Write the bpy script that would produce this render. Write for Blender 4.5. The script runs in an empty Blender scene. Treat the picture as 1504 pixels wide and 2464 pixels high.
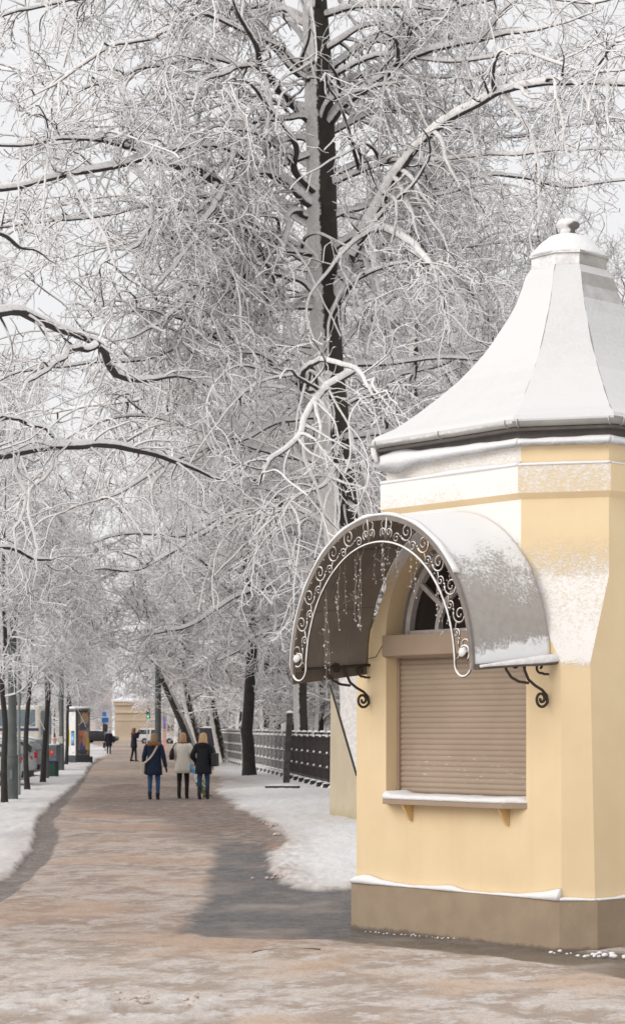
import bpy, math, random
import numpy as np
from mathutils import Vector, Matrix
C = bpy.context.scene.collection
R = math.radians
rng = np.random.default_rng(7)
random.seed(5)
K, CX, HY, EYE = 4734.0, 1364.0, 1752.0, 1.8      # lens length and principal point in units of a 1504 x 2464 picture, eye height

def W(px, py, d):
    return ((px-CX)/K*d, d, EYE-(py-HY)/K*d)
def gz(d):            # the pavement dips a little towards the viewer
    t = np.clip((33-np.asarray(d, float))/13, 0, 1); return -.112*t*t*(3-2*t)
def G(px, py):
    d = EYE*K/(py-HY)
    for _ in range(30): d = .5*d+.5*(EYE-float(gz(d)))*K/(py-HY)
    return ((px-CX)/K*d, d)

# ------------------------------------------------------------------ materials
class NT:
    def __init__(s, name):
        s.m = bpy.data.materials.new(name); s.m.use_nodes = True
        s.t = s.m.node_tree; s.b = s.t.nodes['Principled BSDF']
    def n(s, typ, **kw):
        nd = s.t.nodes.new('ShaderNode'+typ)
        for k, v in kw.items():
            if hasattr(nd, k) and not k[0].isupper(): setattr(nd, k, v)
        return nd
    def set(s, sock, v):
        if isinstance(v, bpy.types.NodeSocket): s.t.links.new(v, sock)
        else: sock.default_value = v
    def math(s, op, a, b=0.0, c=0.0):
        nd = s.n('Math', operation=op)
        for i, v in enumerate((a, b, c)): s.set(nd.inputs[i], v)
        return nd.outputs[0]
    def ramp(s, v, lo, hi, a=0.0, b=1.0):
        nd = s.n('MapRange', interpolation_type='SMOOTHSTEP')
        s.set(nd.inputs[0], v)
        for i, x in zip((1, 2, 3, 4), (lo, hi, a, b)): s.set(nd.inputs[i], x)
        return nd.outputs[0]
    def mix(s, f, a, b):
        nd = s.n('Mix', data_type='RGBA')
        s.set(nd.inputs[0], f)
        for i, v in ((6, a), (7, b)):
            s.set(nd.inputs[i], v if isinstance(v, bpy.types.NodeSocket) else (*v[:3], 1))
        return nd.outputs[2]
    def coord(s, which='Object', scale=(1, 1, 1)):
        tc = s.n('TexCoord'); mp = s.n('Mapping')
        s.t.links.new(tc.outputs[which], mp.inputs[0]); mp.inputs[3].default_value = scale
        return mp.outputs[0]
    def noise(s, co, scale, detail=3, rough=0.55, out=0, dist=0.0):
        nd = s.n('TexNoise')
        s.t.links.new(co, nd.inputs['Vector']); nd.inputs['Scale'].default_value = scale
        nd.inputs['Detail'].default_value = detail; nd.inputs['Roughness'].default_value = rough
        nd.inputs['Distortion'].default_value = dist
        return nd.outputs[out]
    def attr(s, name):
        nd = s.n('Attribute'); nd.attribute_name = name
        return nd.outputs['Fac']
    def normal(s, which='world'):
        if which == 'world': return s.n('NewGeometry').outputs['Normal']
        return s.n('TexCoord').outputs['Normal']
    def dot(s, v, w):
        nd = s.n('VectorMath', operation='DOT_PRODUCT')
        s.t.links.new(v, nd.inputs[0]); nd.inputs[1].default_value = w
        return nd.outputs['Value']
    def bump(s, h, strength=0.3, dist=0.01):
        nd = s.n('Bump'); nd.inputs['Strength'].default_value = strength; nd.inputs['Distance'].default_value = dist
        s.t.links.new(h, nd.inputs['Height']); s.t.links.new(nd.outputs[0], s.b.inputs['Normal'])
    def col(s, c, rough=0.7, metal=0.0, spec=0.3):
        s.set(s.b.inputs['Base Color'], c if isinstance(c, bpy.types.NodeSocket) else (*c[:3], 1))
        s.set(s.b.inputs['Roughness'], rough); s.set(s.b.inputs['Metallic'], metal)
        s.b.inputs['Specular IOR Level'].default_value = spec
        return s.m

SNOWC = (0.79, 0.77, 0.76)
def plain(name, c, rough=0.7, metal=0.0, var=0.12, scale=8.0, spec=0.3, bump=0.0):
    q = NT(name); co = q.coord()
    f = q.noise(co, scale, 4)
    d = tuple(x*(1-var) for x in c); e = tuple(min(1, x*(1+var)) for x in c)
    m = q.col(q.mix(q.ramp(f, .3, .7), d, e), rough, metal, spec)
    if bump: q.bump(q.noise(co, scale*6, 3), bump, 0.01)
    return m
def snowy(name, c, wind=(-.7, -.6, .4), lo=0.05, hi=0.3, up0=.25, up1=.5, rough=.75, metal=0.0, nscale=14.0, namp=.5, bump=.3, var=.2, moss=None, sc_=None):
    """a surface of colour c that carries snow where it faces up or into the wind"""
    q = NT(name); co = q.coord(); nrm = q.normal()
    nz = q.noise(co, nscale, 4, .65)
    off = q.math('MULTIPLY', q.math('SUBTRACT', nz, .5), namp)
    a = q.ramp(q.math('ADD', q.dot(nrm, wind), off), lo, hi)
    b = q.ramp(q.math('ADD', q.dot(nrm, (0, 0, 1)), off), up0, up1)
    s = q.math('MAXIMUM', a, b)
    big = q.noise(co, nscale*.35, 3)
    base = q.mix(q.ramp(big, .3, .7), tuple(x*(1-var) for x in c), tuple(x*(1+var) for x in c))
    if moss: base = q.mix(q.ramp(q.noise(co, nscale*.12, 3), .5, .7, 0, .7), base, moss)
    m = q.col(q.mix(s, base, q.mix(q.ramp(q.noise(co, nscale*1.7, 4, .7), .35, .65), tuple(x*(.84 if bump else .97) for x in (sc_ or SNOWC)), tuple(min(.9, x*1.05) for x in (sc_ or SNOWC)))), q.ramp(s, 0, 1, rough, .9), metal)
    if metal: q.set(q.b.inputs['Metallic'], q.ramp(s, 0, 1, metal, 0))
    if bump: q.bump(q.noise(co, nscale*2.2, 3), bump, .012)
    return m

def snow_mat(name='fresh_snow', bump=.5, scale=9):
    q = NT(name); co = q.coord()
    f = q.noise(co, scale, 5, .6)
    m = q.col(q.mix(f, (.75, .745, .75), (.82, .815, .815)), .9)
    q.bump(q.noise(co, scale*3, 5, .65), bump, .02)
    return m

M = {}
M['snow'] = snow_mat()
M['bark'] = snowy('snow_blown_bark', (.046, .040, .034), (-.95, -.12, .0), .08, .20, .16, .34, nscale=7, namp=.55, bump=1.0, sc_=(.80, .77, .745), moss=(.055, .058, .026))
M['bark_dark'] = snowy('dark_damp_bark', (.035, .031, .029), (-.95, -.12, .0), .80, .99, .13, .32, nscale=12, namp=.2, bump=.7)
M['limb'] = snowy('snow_topped_limb', (.042, .036, .034), (-.25, -.60, .76), -.22, -.05, .05, .22, nscale=8, namp=.3, bump=.6, sc_=(.84, .815, .80))
M['twig'] = snowy('snow_laden_twig', (.058, .048, .048), (-.40, -.62, .68), -.24, .0, -.05, .15, nscale=3, namp=.3, bump=0, sc_=(.885, .855, .858))
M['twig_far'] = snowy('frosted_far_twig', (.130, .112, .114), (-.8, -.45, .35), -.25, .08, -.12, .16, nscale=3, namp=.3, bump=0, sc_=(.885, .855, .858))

# ------------------------------------------------------------------ mesh building
def link(name, me, mat, parent=None, smooth=False, **props):
    o = bpy.data.objects.new(name, me); C.objects.link(o)
    if mat:
        for x in (mat if isinstance(mat, (list, tuple)) else [mat]): me.materials.append(x)
    if parent: o.parent = parent
    if smooth: me.shade_smooth()
    for k, v in props.items(): o[k] = v
    return o
def tag(o, label=None, cat=None, group=None, kind=None):
    for k, v in (('label', label), ('category', cat), ('group', group), ('kind', kind)):
        if v: o[k] = v
    return o
def empty(name, loc=(0, 0, 0), rz=0, label=None, cat=None, group=None):
    o = bpy.data.objects.new(name, None); C.objects.link(o)
    o.empty_display_size = .2; o.location = loc; o.rotation_euler = (0, 0, rz)
    return tag(o, label, cat, group)
def copy_tree(o, parent=None):
    c = o.copy(); C.objects.link(c); c.parent = parent
    for ch in [x for x in o.children]: copy_tree(ch, c)
    return c

class MB:
    def __init__(s): s.v = []; s.f = []; s.a = []; s.mi = []
    def add(s, vs, fs, at=None, mi=0):
        n = len(s.v); s.v += [tuple(map(float, x)) for x in vs]
        s.f += [tuple(i+n for i in f) for f in fs]; s.mi += [mi]*len(fs)
        s.a += list(at) if at is not None else [0.0]*len(vs)
        return s
    def box(s, c, d, rz=0, taper=1.0, mi=0, ry=0):
        x, y, z = (k/2 for k in d); vs = []
        for dz in (-z, z):
            t = 1 if dz < 0 else taper
            for dx, dy in ((-x, -y), (x, -y), (x, y), (-x, y)): vs.append(Vector((dx*t, dy*t, dz)))
        m = Matrix.Rotation(rz, 3, 'Z') @ Matrix.Rotation(ry, 3, 'Y')
        vs = [m @ v + Vector(c) for v in vs]
        return s.add(vs, [(3, 2, 1, 0), (4, 5, 6, 7), (0, 1, 5, 4), (1, 2, 6, 5), (2, 3, 7, 6), (3, 0, 4, 7)], mi=mi)
    def loft(s, rings, cap=True, closed=True, mi=0):
        n = len(rings[0]); vs = [p for r in rings for p in r]; fs = []
        for i in range(len(rings)-1):
            for j in range(n if closed else n-1):
                k = (j+1) % n
                fs.append((i*n+j, i*n+k, (i+1)*n+k, (i+1)*n+j))
        if cap:
            fs.append(tuple(range(n-1, -1, -1))); b = (len(rings)-1)*n; fs.append(tuple(b+j for j in range(n)))
        return s.add(vs, fs, mi=mi)
    def tube(s, pts, r, n=6, cap=True, flat=1.0, mi=0):
        pts = [Vector(p) for p in pts]; rings = []
        if not hasattr(r, '__len__'): r = [r]*len(pts)
        up = None
        for i, p in enumerate(pts):
            t = (pts[min(i+1, len(pts)-1)]-pts[max(i-1, 0)]).normalized()
            if up is None: up = Vector((0, 0, 1)) if abs(t.z) < .9 else Vector((1, 0, 0))
            a = (up-t*up.dot(t))
            a = a.normalized() if a.length > 1e-5 else t.orthogonal().normalized()
            up = a; b = t.cross(a)
            rings.append([p+(a*math.cos(q*2*math.pi/n)*flat+b*math.sin(q*2*math.pi/n))*r[i] for q in range(n)])
        return s.loft(rings, cap, mi=mi)
    def ell(s, rings, n=14, cap=True, mi=0):
        """rings of (cx, cy, cz, rx, ry)"""
        return s.loft([[(x+a*math.cos(q*2*math.pi/n), y+b*math.sin(q*2*math.pi/n), z) for q in range(n)] for x, y, z, a, b in rings], cap, mi=mi)
    def lathe(s, prof, c=(0, 0, 0), n=18, axis='Z', mi=0):
        f = {'Z': lambda r, h, a: (r*math.cos(a), r*math.sin(a), h), 'X': lambda r, h, a: (h, r*math.cos(a), r*math.sin(a)), 'Y': lambda r, h, a: (r*math.sin(a), h, r*math.cos(a))}[axis]
        return s.loft([[tuple(Vector(f(r, h, q*2*math.pi/n))+Vector(c)) for q in range(n)] for r, h in prof], True, mi=mi)
    def prism(s, poly, z0, z1, mi=0):
        n = len(poly)
        return s.add([(x, y, z0) for x, y in poly]+[(x, y, z1) for x, y in poly],
                     [tuple(range(n)), tuple(range(2*n-1, n-1, -1))]+[(i+n, (i+1) % n+n, (i+1) % n, i) for i in range(n)], mi=mi)
    def slab(s, pts, nrm, th, mi=0):
        """flat polygon given in 3-D and extruded by th along nrm"""
        n = len(pts); e = Vector(nrm)*th
        return s.add([Vector(p) for p in pts]+[Vector(p)+e for p in pts],
                     [tuple(range(n-1, -1, -1)), tuple(range(n, 2*n))]+[(i, (i+1) % n, (i+1) % n+n, i+n) for i in range(n)], mi=mi)
    def grid(s, fn, nu, nv, at=None, mi=0):
        vs = []; av = []
        for i in range(nu+1):
            for j in range(nv+1):
                p = fn(i/nu, j/nv); vs.append(p)
                av.append(at(p) if at else 0)
        fs = [(i*(nv+1)+j, (i+1)*(nv+1)+j, (i+1)*(nv+1)+j+1, i*(nv+1)+j+1) for i in range(nu) for j in range(nv)]
        return s.add(vs, fs, av, mi=mi)
    def mesh(s, name, attr=None):
        me = bpy.data.meshes.new(name); me.from_pydata(s.v, [], s.f)
        me.polygons.foreach_set('material_index', s.mi)
        if attr:
            a = me.attributes.new(attr, 'FLOAT', 'POINT'); a.data.foreach_set('value', s.a)
        me.update(); return me
    def build(s, name, mat, parent=None, smooth=False, attr=None, bevel=0, auto=None, **props):
        me = s.mesh(name, attr); o = link(name, me, mat, parent, smooth, **props)
        if bevel:
            b = o.modifiers.new('bevel', 'BEVEL'); b.width = bevel; b.segments = 2; b.limit_method = 'ANGLE'; b.angle_limit = R(35)
        if auto is not None:
            me.shade_smooth()
            me.set_sharp_from_angle(angle=R(auto))
        return o

def vnoise(x, y, seed=0):
    xi = np.floor(x).astype(np.int64); yi = np.floor(y).astype(np.int64); fx = x-xi; fy = y-yi
    fx = fx*fx*(3-2*fx); fy = fy*fy*(3-2*fy)
    def h(a, b):
        n = (a*374761393+b*668265263+seed*974711) & 0xffffffff
        n = ((n ^ (n >> 13))*1274126177) & 0xffffffff
        return ((n ^ (n >> 16)) & 0xffff)/65535.0
    return (h(xi, yi)*(1-fx)+h(xi+1, yi)*fx)*(1-fy)+(h(xi, yi+1)*(1-fx)+h(xi+1, yi+1)*fx)*fy
def fbm(x, y, oct=4, seed=0):
    x = np.asarray(x, float); y = np.asarray(y, float); t = 0; a = .5; s = 0
    for i in range(oct): t = t+a*vnoise(x*2**i, y*2**i, seed+i*17); s += a; a *= .55
    return t/s

# ------------------------------------------------------------------ camera, sky, sun
cam = bpy.data.cameras.new('camera'); co = bpy.data.objects.new('camera', cam); C.objects.link(co)
co.location = (0, 0, EYE); co.rotation_euler = (R(90), 0, 0)
cam.sensor_fit = 'VERTICAL'; cam.sensor_height = 36; cam.sensor_width = 36; cam.lens = K/2464*36
cam.shift_x = (752-CX)/2464; cam.shift_y = (HY-1232)/2464
cam.clip_start = .5; cam.clip_end = 3000
cam.dof.use_dof = True; cam.dof.focus_distance = 17.5; cam.dof.aperture_fstop = 6.3
sc = bpy.context.scene; sc.camera = co
SUN_EL, SUN_AZ = R(34), R(226)        # azimuth clockwise from +Y
wd = bpy.data.worlds.new('World'); sc.world = wd; wd.use_nodes = True
nt = wd.node_tree; bg = nt.nodes['Background']
sky = nt.nodes.new('ShaderNodeTexSky'); sky.sky_type = 'NISHITA'; sky.sun_disc = False
sky.sun_elevation = SUN_EL; sky.sun_rotation = SUN_AZ; sky.dust_density = 4; sky.air_density = 1.2
mx = nt.nodes.new('ShaderNodeMix'); mx.data_type = 'RGBA'; mx.inputs[0].default_value = .9
mx.inputs[7].default_value = (8.5, 8.45, 8.5, 1)         # the even white of a closed cloud cover
nt.links.new(sky.outputs[0], mx.inputs[6]); nt.links.new(mx.outputs[2], bg.inputs[0]); bg.inputs[1].default_value = .1
sl = bpy.data.lights.new('sun', 'SUN'); sl.energy = 1.5; sl.angle = R(42); sl.color = (1, .97, .93)
so = bpy.data.objects.new('sun', sl); C.objects.link(so)
so.rotation_euler = Vector((-math.sin(SUN_AZ)*math.cos(SUN_EL), -math.cos(SUN_AZ)*math.cos(SUN_EL), -math.sin(SUN_EL))).to_track_quat('-Z', 'Y').to_euler()
vs_ = sc.view_settings; sc.display_settings.display_device = 'sRGB'
vs_.view_transform = 'Standard'; vs_.look = 'None'; vs_.gamma = 1; vs_.exposure = .18; vs_.use_curve_mapping = False
sc.cycles.max_bounces = 9; sc.cycles.diffuse_bounces = 8; sc.cycles.glossy_bounces = 2
# ------------------------------------------------------------------ ground
def poly_sd(poly, X, Y):
    """signed distance to a polygon, positive inside"""
    P = np.array(poly); n = len(P); d = np.full(X.shape, 1e9); ins = np.zeros(X.shape, bool)
    for i in range(n):
        a, b = P[i], P[(i+1) % n]; e = b-a; L = e@e
        t = np.clip(((X-a[0])*e[0]+(Y-a[1])*e[1])/L, 0, 1)
        d = np.minimum(d, np.hypot(X-a[0]-t*e[0], Y-a[1]-t*e[1]))
        c = (a[1] > Y) != (b[1] > Y)
        with np.errstate(divide='ignore', invalid='ignore'):
            xx = a[0]+(Y-a[1])*e[0]/(e[1] if e[1] else 1e-9)
        ins ^= c & (X < xx)
    return np.where(ins, d, -d)
gp = lambda pts: [G(*p) for p in pts]
LEFT_SNOW = gp([(-60, 2150), (0, 2122), (45, 2092), (78, 2050), (88, 2010), (88, 1985), (100, 1962), (128, 1938), (165, 1908), (195, 1884), (214, 1856), (222, 1838), (236, 1827), (262, 1816), (270, 1802)]) + [(-62, 250), (-90, 250), (-30, 20)]
RIGHT_SNOW = gp([(505, 1812), (512, 1840), (520, 1868), (540, 1880), (528, 1905), (560, 1935), (600, 1958), (640, 1972), (672, 1988), (678, 2008), (700, 2022), (668, 2045), (655, 2072), (664, 2108), (690, 2138), (760, 2146), (850, 2142)]) + [(1.5, 24), (6, 24), (6, 60), (-2, 260), (-50, 260)]
TRACK = gp([(-60, 2196), (0, 2172), (62, 2132), (112, 2085), (138, 2035), (140, 2000), (134, 1975), (150, 1948), (188, 1905), (212, 1868), (225, 1842), (250, 1828), (236, 1824), (214, 1846), (200, 1872), (165, 1905), (118, 1945), (90, 1975), (84, 2010), (78, 2050), (45, 2092), (0, 2124), (-60, 2150)])
ASPH = gp([(505, 2036), (508, 2060), (516, 2090), (522, 2125), (518, 2160), (496, 2192), (462, 2222), (432, 2250), (500, 2260), (640, 2264), (800, 2266), (870, 2270), (1100, 2294), (1300, 2318), (1420, 2340), (1600, 2374), (1600, 2300), (1400, 2292), (1340, 2275), (900, 2230), (870, 2120), (700, 2120), (668, 2100), (652, 2060), (640, 2036), (600, 2030), (560, 2028)])
DAMP = gp([(226, 1900), (300, 1888), (420, 1896), (515, 1905), (560, 1940), (640, 1968), (676, 1990), (610, 1996), (694, 2012), (690, 2034), (640, 2050), (560, 2040), (500, 2030), (478, 2000), (440, 1975), (350, 1962), (250, 1958), (190, 1940)])
RIDGE = gp([(-60, 2392), (120, 2386), (260, 2398), (420, 2400), (540, 2412), (600, 2436), (560, 2462), (300, 2462), (120, 2455), (-60, 2440)])
FRINGE = gp([(640, 2030), (720, 2020), (745, 2060), (735, 2100), (760, 2140), (690, 2146), (655, 2110), (650, 2070)])
MUD = gp([(522, 1868), (560, 1872), (640, 1884), (600, 1896), (545, 1900)])
ys = np.geomspace(10.5, 330, 760); pxs = np.linspace(-420, 1900, 470)
GY = np.repeat(ys[:, None], len(pxs), 1); GX = (pxs[None]-CX)/K*GY
n1 = fbm(GX*1.6, GY*.55, 5, 3)-.5; n2 = fbm(GX*7, GY*3.2, 4, 9)-.5; n3 = fbm(GX*.45, GY*.16, 4, 21)-.5
jag = n1*.55+n2*.22
def mask(poly, soft, amp=1.0, bias=0):
    return np.clip((poly_sd(poly, GX, GY)+jag*amp+bias)/soft+.5, 0, 1)
far = np.clip((GY-30)/60, .35, 1)
mL = mask(LEFT_SNOW, .18, .8); mR = mask(RIGHT_SNOW, .16, .9)
cross = np.clip((GY-150)/8, 0, 1)*np.clip((268-GY)/8, 0, 1)
snow = np.maximum(mL, mR)
tr = mask(TRACK, .05, .38); snow = np.maximum(mL*(1-tr), mR); asph = mask(ASPH, .16, .75)*(1-mR)*np.clip(.22+1.35*fbm(GX*1.5, GY*1.1, 5, 91), 0, 1); damp = mask(DAMP, .9, 1.5, .25); fore = np.clip((18.2-GY+jag*3.5)/2.0, 0, 1)
ridge = mask(RIDGE, .25, .5); fringe = mask(FRINGE, .5, .9); mud = mask(MUD, 1.5, 2)
lump = np.clip(fbm(GX*9, GY*7, 4, 40)-.35, 0, 1)
ruts = fbm(GX*2.2, GY*.35, 4, 77)-.5
GZ = snow*(.055+.06*n1+.06*n2)*np.clip(1-mud, .3, 1)+(1-snow)*(1-asph)*(1-tr)*(.022+.022*n2+.02*ruts)
GZ += ridge*lump*.06+fringe*lump*.09-.015*damp+gz(GY)
dn = np.clip(fbm(GX*1.1, GY*.4, 5, 55), 0, 1)
dirt = np.clip(np.where(snow > .5, .18*np.clip((dn-.5)*4, 0, 1)+mud*.75+fringe*.62*np.clip((lump-.05)*6, 0, 1)+.45*np.clip(1-np.maximum(poly_sd(LEFT_SNOW, GX, GY), poly_sd(RIGHT_SNOW, GX, GY))/.7, 0, 1)*np.clip((dn-.3)*3, 0, 1), 0), 0, 1)
gv = np.stack([GX, GY, GZ], -1).reshape(-1, 3)
nr, nc = GX.shape
idx = np.arange(nr*nc).reshape(nr, nc)
quads = np.stack([idx[:-1, :-1], idx[:-1, 1:], idx[1:, 1:], idx[1:, :-1]], -1).reshape(-1, 4)
def np_mesh(name, v, f, attrs=None, smooth=True):
    me = bpy.data.meshes.new(name)
    me.vertices.add(len(v)); me.vertices.foreach_set('co', np.ascontiguousarray(v, np.float32).ravel())
    me.loops.add(f.size); me.loops.foreach_set('vertex_index', np.ascontiguousarray(f, np.int32).ravel())
    me.polygons.add(len(f)); me.polygons.foreach_set('loop_start', np.arange(0, f.size, f.shape[1], dtype=np.int32))
    for k, a in (attrs or {}).items():
        at = me.attributes.new(k, 'FLOAT', 'POINT'); at.data.foreach_set('value', np.ascontiguousarray(a, np.float32))
    me.update(calc_edges=True)
    if smooth: me.shade_smooth()
    return me
def sub(name, sel, **props):
    q = quads[sel]; used, inv = np.unique(q, return_inverse=True)
    at = {k: a.ravel()[used] for k, a in (('snow', snow), ('asph', asph), ('track', tr), ('damp', damp), ('ridge', ridge*np.clip(lump*4, 0, 1)), ('dirt', dirt), ('fore', fore))}
    return link(name, np_mesh(name, gv[used], inv.reshape(-1, 4), at), M['ground'], **props)

q = NT('trodden_snow_and_wet_asphalt'); co_ = q.coord('Object', (1, .85, 1)); cf = q.coord('Object', (1, 1.1, 1))
aS, aA, aT, aD, aR, aM = (q.attr(k) for k in ('snow', 'asph', 'track', 'damp', 'ridge', 'dirt'))
nA = q.noise(co_, 1.5, 7, .68, dist=.5); nB = q.noise(co_, 4.6, 7, .70); nC = q.noise(co_, .38, 4, .6); nF = q.noise(cf, 22, 4, .7); nG = q.noise(cf, 60, 2, .6)
ice = q.mix(q.ramp(nA, .42, .58), (.375, .300, .248), (.575, .510, .458))
ice = q.mix(q.ramp(nB, .50, .62, 0, .8), ice, (.63, .595, .58))
ice = q.mix(q.ramp(nC, .48, .62, 0, .7), ice, (.53, .375, .27))
ice = q.mix(q.ramp(nB, .30, .44, .5, 0), ice, (.36, .30, .27))
ice = q.mix(q.ramp(nF, .52, .66, 0, .6), ice, (.33, .235, .175))
ice = q.mix(q.ramp(nG, .60, .70, 0, .55), ice, (.26, .2, .16))
ice = q.mix(q.math('MULTIPLY', aD, q.ramp(nB, .34, .60, .15, .95)), ice, (.20, .165, .15))
trk = q.mix(q.ramp(nF, .42, .66), (.125, .115, .112), (.34, .31, .295))
ice = q.mix(q.math('MULTIPLY', aT, q.ramp(nB, .3, .65, .97, .7)), ice, trk)
wet = q.mix(q.ramp(nF, .4, .7), (.085, .08, .081), (.165, .15, .145))
wet = q.mix(q.ramp(nA, .5, .7, 0, .5), wet, (.235, .20, .18))
aF = q.attr('fore'); mid = q.n('Mix', data_type='RGBA', blend_type='MULTIPLY')
q.set(mid.inputs[0], q.math('SUBTRACT', 1, aF)); q.set(mid.inputs[6], ice); mid.inputs[7].default_value = (.80, .755, .735, 1)
wet = q.mix(q.math('MULTIPLY', aF, .75), wet, (.185, .145, .112))
c1 = q.mix(aA, mid.outputs[2], wet)
snw = q.mix(q.ramp(nF, .3, .7), (.62, .60, .59), (.78, .77, .765))
snw = q.mix(q.math('MULTIPLY', aM, q.ramp(nF, .25, .6, .4, 1)), snw, (.40, .33, .29))
snw = q.mix(q.ramp(nB, .54, .70, 0, .5), snw, (.60, .56, .535))
snw = q.mix(q.ramp(nG, .62, .72, 0, .35), snw, (.45, .40, .37))
c2 = q.mix(aS, c1, snw)
c2 = q.mix(q.math('MULTIPLY', aR, .6), c2, (.66, .62, .60))
q.col(c2, .8, 0, .4)
rw = q.math('MULTIPLY', aA, q.math('SUBTRACT', 1, aS))
q.set(q.b.inputs['Roughness'], q.math('SUBTRACT', .85, q.math('MULTIPLY', rw, q.ramp(nB, .35, .65, .6, .25))))
q.bump(q.math('ADD', nF, q.math('MULTIPLY', nG, .6)), .5, .025)
M['ground'] = q.m
qs = snow.ravel()[quads].mean(1); ql = mL.ravel()[quads].mean(1)
isS = qs > .5; fc = gv[quads[:, 0]]
sub('path', ~isS & (fc[:, 1] < 150), kind='structure', label='sanded and trodden snowy path with a wet asphalt patch', category='path')
sub('road', ~isS & (fc[:, 1] >= 150), kind='structure', label='snowy cross street at the end of the path', category='road')
sub('left_snow_verge', isS & (ql > .5), kind='structure', label='white snow verge under the street trees', category='snow verge')
sub('right_snow_verge', isS & (ql <= .5), kind='structure', label='snow covered strip beside the iron fence and kiosk', category='snow verge')
base = MB()
base.add([(-900, -60, -.12), (900, -60, -.12), (900, 1600, -.12), (-900, 1600, -.12)], [(0, 1, 2, 3)])
base.build('ground', M['snow'], kind='structure', label='flat snow covered ground reaching the horizon', category='ground')
# manhole rim showing through the packed snow
mx_, my_ = G(705, 2300)
mh = MB(); prof = []
for k in range(64):
    a0, a1 = k*2*math.pi/64, (k+1)*2*math.pi/64
    if not 9 < k < 31: continue
    rr = lambda r, a, z: (mx_+r*math.cos(a), my_+r*math.sin(a), z-.112)
    zb = .026
    mh.loft([[rr(.340, a, zb-.03), rr(.340, a, zb+.002), rr(.35, a, zb+.002), rr(.35, a, zb-.03)] for a in (a0, a1)])
mh.build('manhole_rim', plain('rusty_dark_iron', (.07, .055, .045), .6), label='dark round manhole rim half buried in the brown snow in front of the kiosk', category='manhole')
# lumps of broken snow and frozen slush
sb = MB()
def lumps(mb, pts, n, r0, r1, sx=.25, sy=.12):
    for _ in range(n):
        a = random.random()*(len(pts)-1); i = int(a); f = a-i
        x = pts[i][0]*(1-f)+pts[i+1][0]*f+random.gauss(0, sx); y = pts[i][1]*(1-f)+pts[i+1][1]*f+random.gauss(0, sy)
        r = random.uniform(r0, r1); k = random.random()*6
        rings = []
        for h, s in ((-.3, .7), (.1, 1), (.5, .8), (.72, .35)):
            rings.append([(x+r*s*math.cos(q+k)*random.uniform(.75, 1.25), y+r*s*math.sin(q+k)*random.uniform(.75, 1.25), float(gz(y))+.02+r*h) for q in np.linspace(0, 2*math.pi, 8)[:-1]])
        mb.loft(rings)
lumps(sb, gp([(1320, 2294), (1400, 2304), (1430, 2308)]), 14, .006, .022, .04, .05)
lumps(sb, gp([(1440, 2304), (1504, 2306), (1600, 2310)]), 30, .008, .03, .07, .06)
lumps(sb, gp([(880, 2246), (1000, 2256), (1080, 2264)]), 30, .004, .011, .05, .02)
sb.build('snow_clumps', M['snow'], smooth=True, kind='stuff', label='small white snow clumps along the foot of the kiosk', category='snow clumps')
db = MB()
lumps(db, gp([(672, 2120), (700, 2085), (740, 2110)]), 40, .012, .04, .12, .25)
lumps(db, gp([(20, 2400), (250, 2410), (500, 2425)]), 60, .01, .03, .2, .15)
lumps(db, gp([(640, 1975), (670, 2000), (690, 2020)]), 25, .02, .05, .1, .3)
db.build('slush_lumps', plain('dirty_frozen_slush', (.46, .39, .35), .7, var=.35, scale=20), smooth=True, kind='stuff', label='dirty brown lumps of frozen slush on the path edge', category='slush')
# ------------------------------------------------------------------ kiosk
AX, AY = -.05, 16.85
kiosk = empty('kiosk', (AX, AY, 0), R(-45), 'yellow eight sided kiosk with a concave snow covered roof', 'kiosk')
S2 = math.sqrt(.5)
def kw(x, y, z):         # kiosk frame (x along the front, y into the building) to world
    return (AX+(x+y)*S2, AY+(y-x)*S2, z)
P0 = [(0, 0), (-2.773, 0), (-2.96, .19), (-2.96, 2.96), (-2.77, 3.15), (0, 3.15), (.204, 2.96), (.204, .204)]
P1 = [(0, 0), (-2.773, 0), (-2.96, .19), (-2.96, 2.96), (-2.77, 3.15), (0, 3.15), (.171, 2.96), (.171, .178)]
P2 = [(-.5, 0), (-2.335, 0), (-2.72, .45), (-2.72, 2.6), (-2.335, 3.05), (-.5, 3.05), (.17, 2.6), (.17, .41)]
Z0, Z1, Z2, Z3 = .33, 2.36, 3.12, 4.44
def offs(poly, d):
    out = []; n = len(poly)
    for i in range(n):
        p, a, b = Vector(poly[i]), Vector(poly[i-1]), Vector(poly[(i+1) % n])
        e1 = (p-a).normalized(); e2 = (b-p).normalized()
        n1 = Vector((-e1.y, e1.x)); n2 = Vector((-e2.y, e2.x))
        m = (n1+n2).normalized(); out.append(tuple(p-(-m)*(d/m.dot(n1))))
    return out
def ledge(polyi, polyo, z, hf, name, drop=.0, mb=None, edges=None):
    """a strip of snow lying on a ledge between two outlines"""
    mb = mb or MB(); n = len(polyi)
    for i in (edges or range(n)):
        a, b = Vector(polyi[i]), Vector(polyi[(i+1) % n]); c, d = Vector(polyo[i]), Vector(polyo[(i+1) % n])
        L = (d-c).length; m = max(8, int(L/.03)); rings = []
        for k in range(m+1):
            t = k/m; pi = a.lerp(b, t); po = c.lerp(d, t); od = (po-pi).normalized()
            h = hf(i, t, L)
            po2 = po+od*min(.02, h*.3); mid = pi.lerp(po, .55)
            rings.append([(pi.x, pi.y, z-.002), (pi.x, pi.y, z+h*1.05), (mid.x, mid.y, z+h*.95), (po2.x, po2.y, z+h*.55), (po2.x, po2.y, z-.004-drop*h), (po.x, po.y, z-.003)])
        mb.loft(rings)
    return mb

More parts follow.
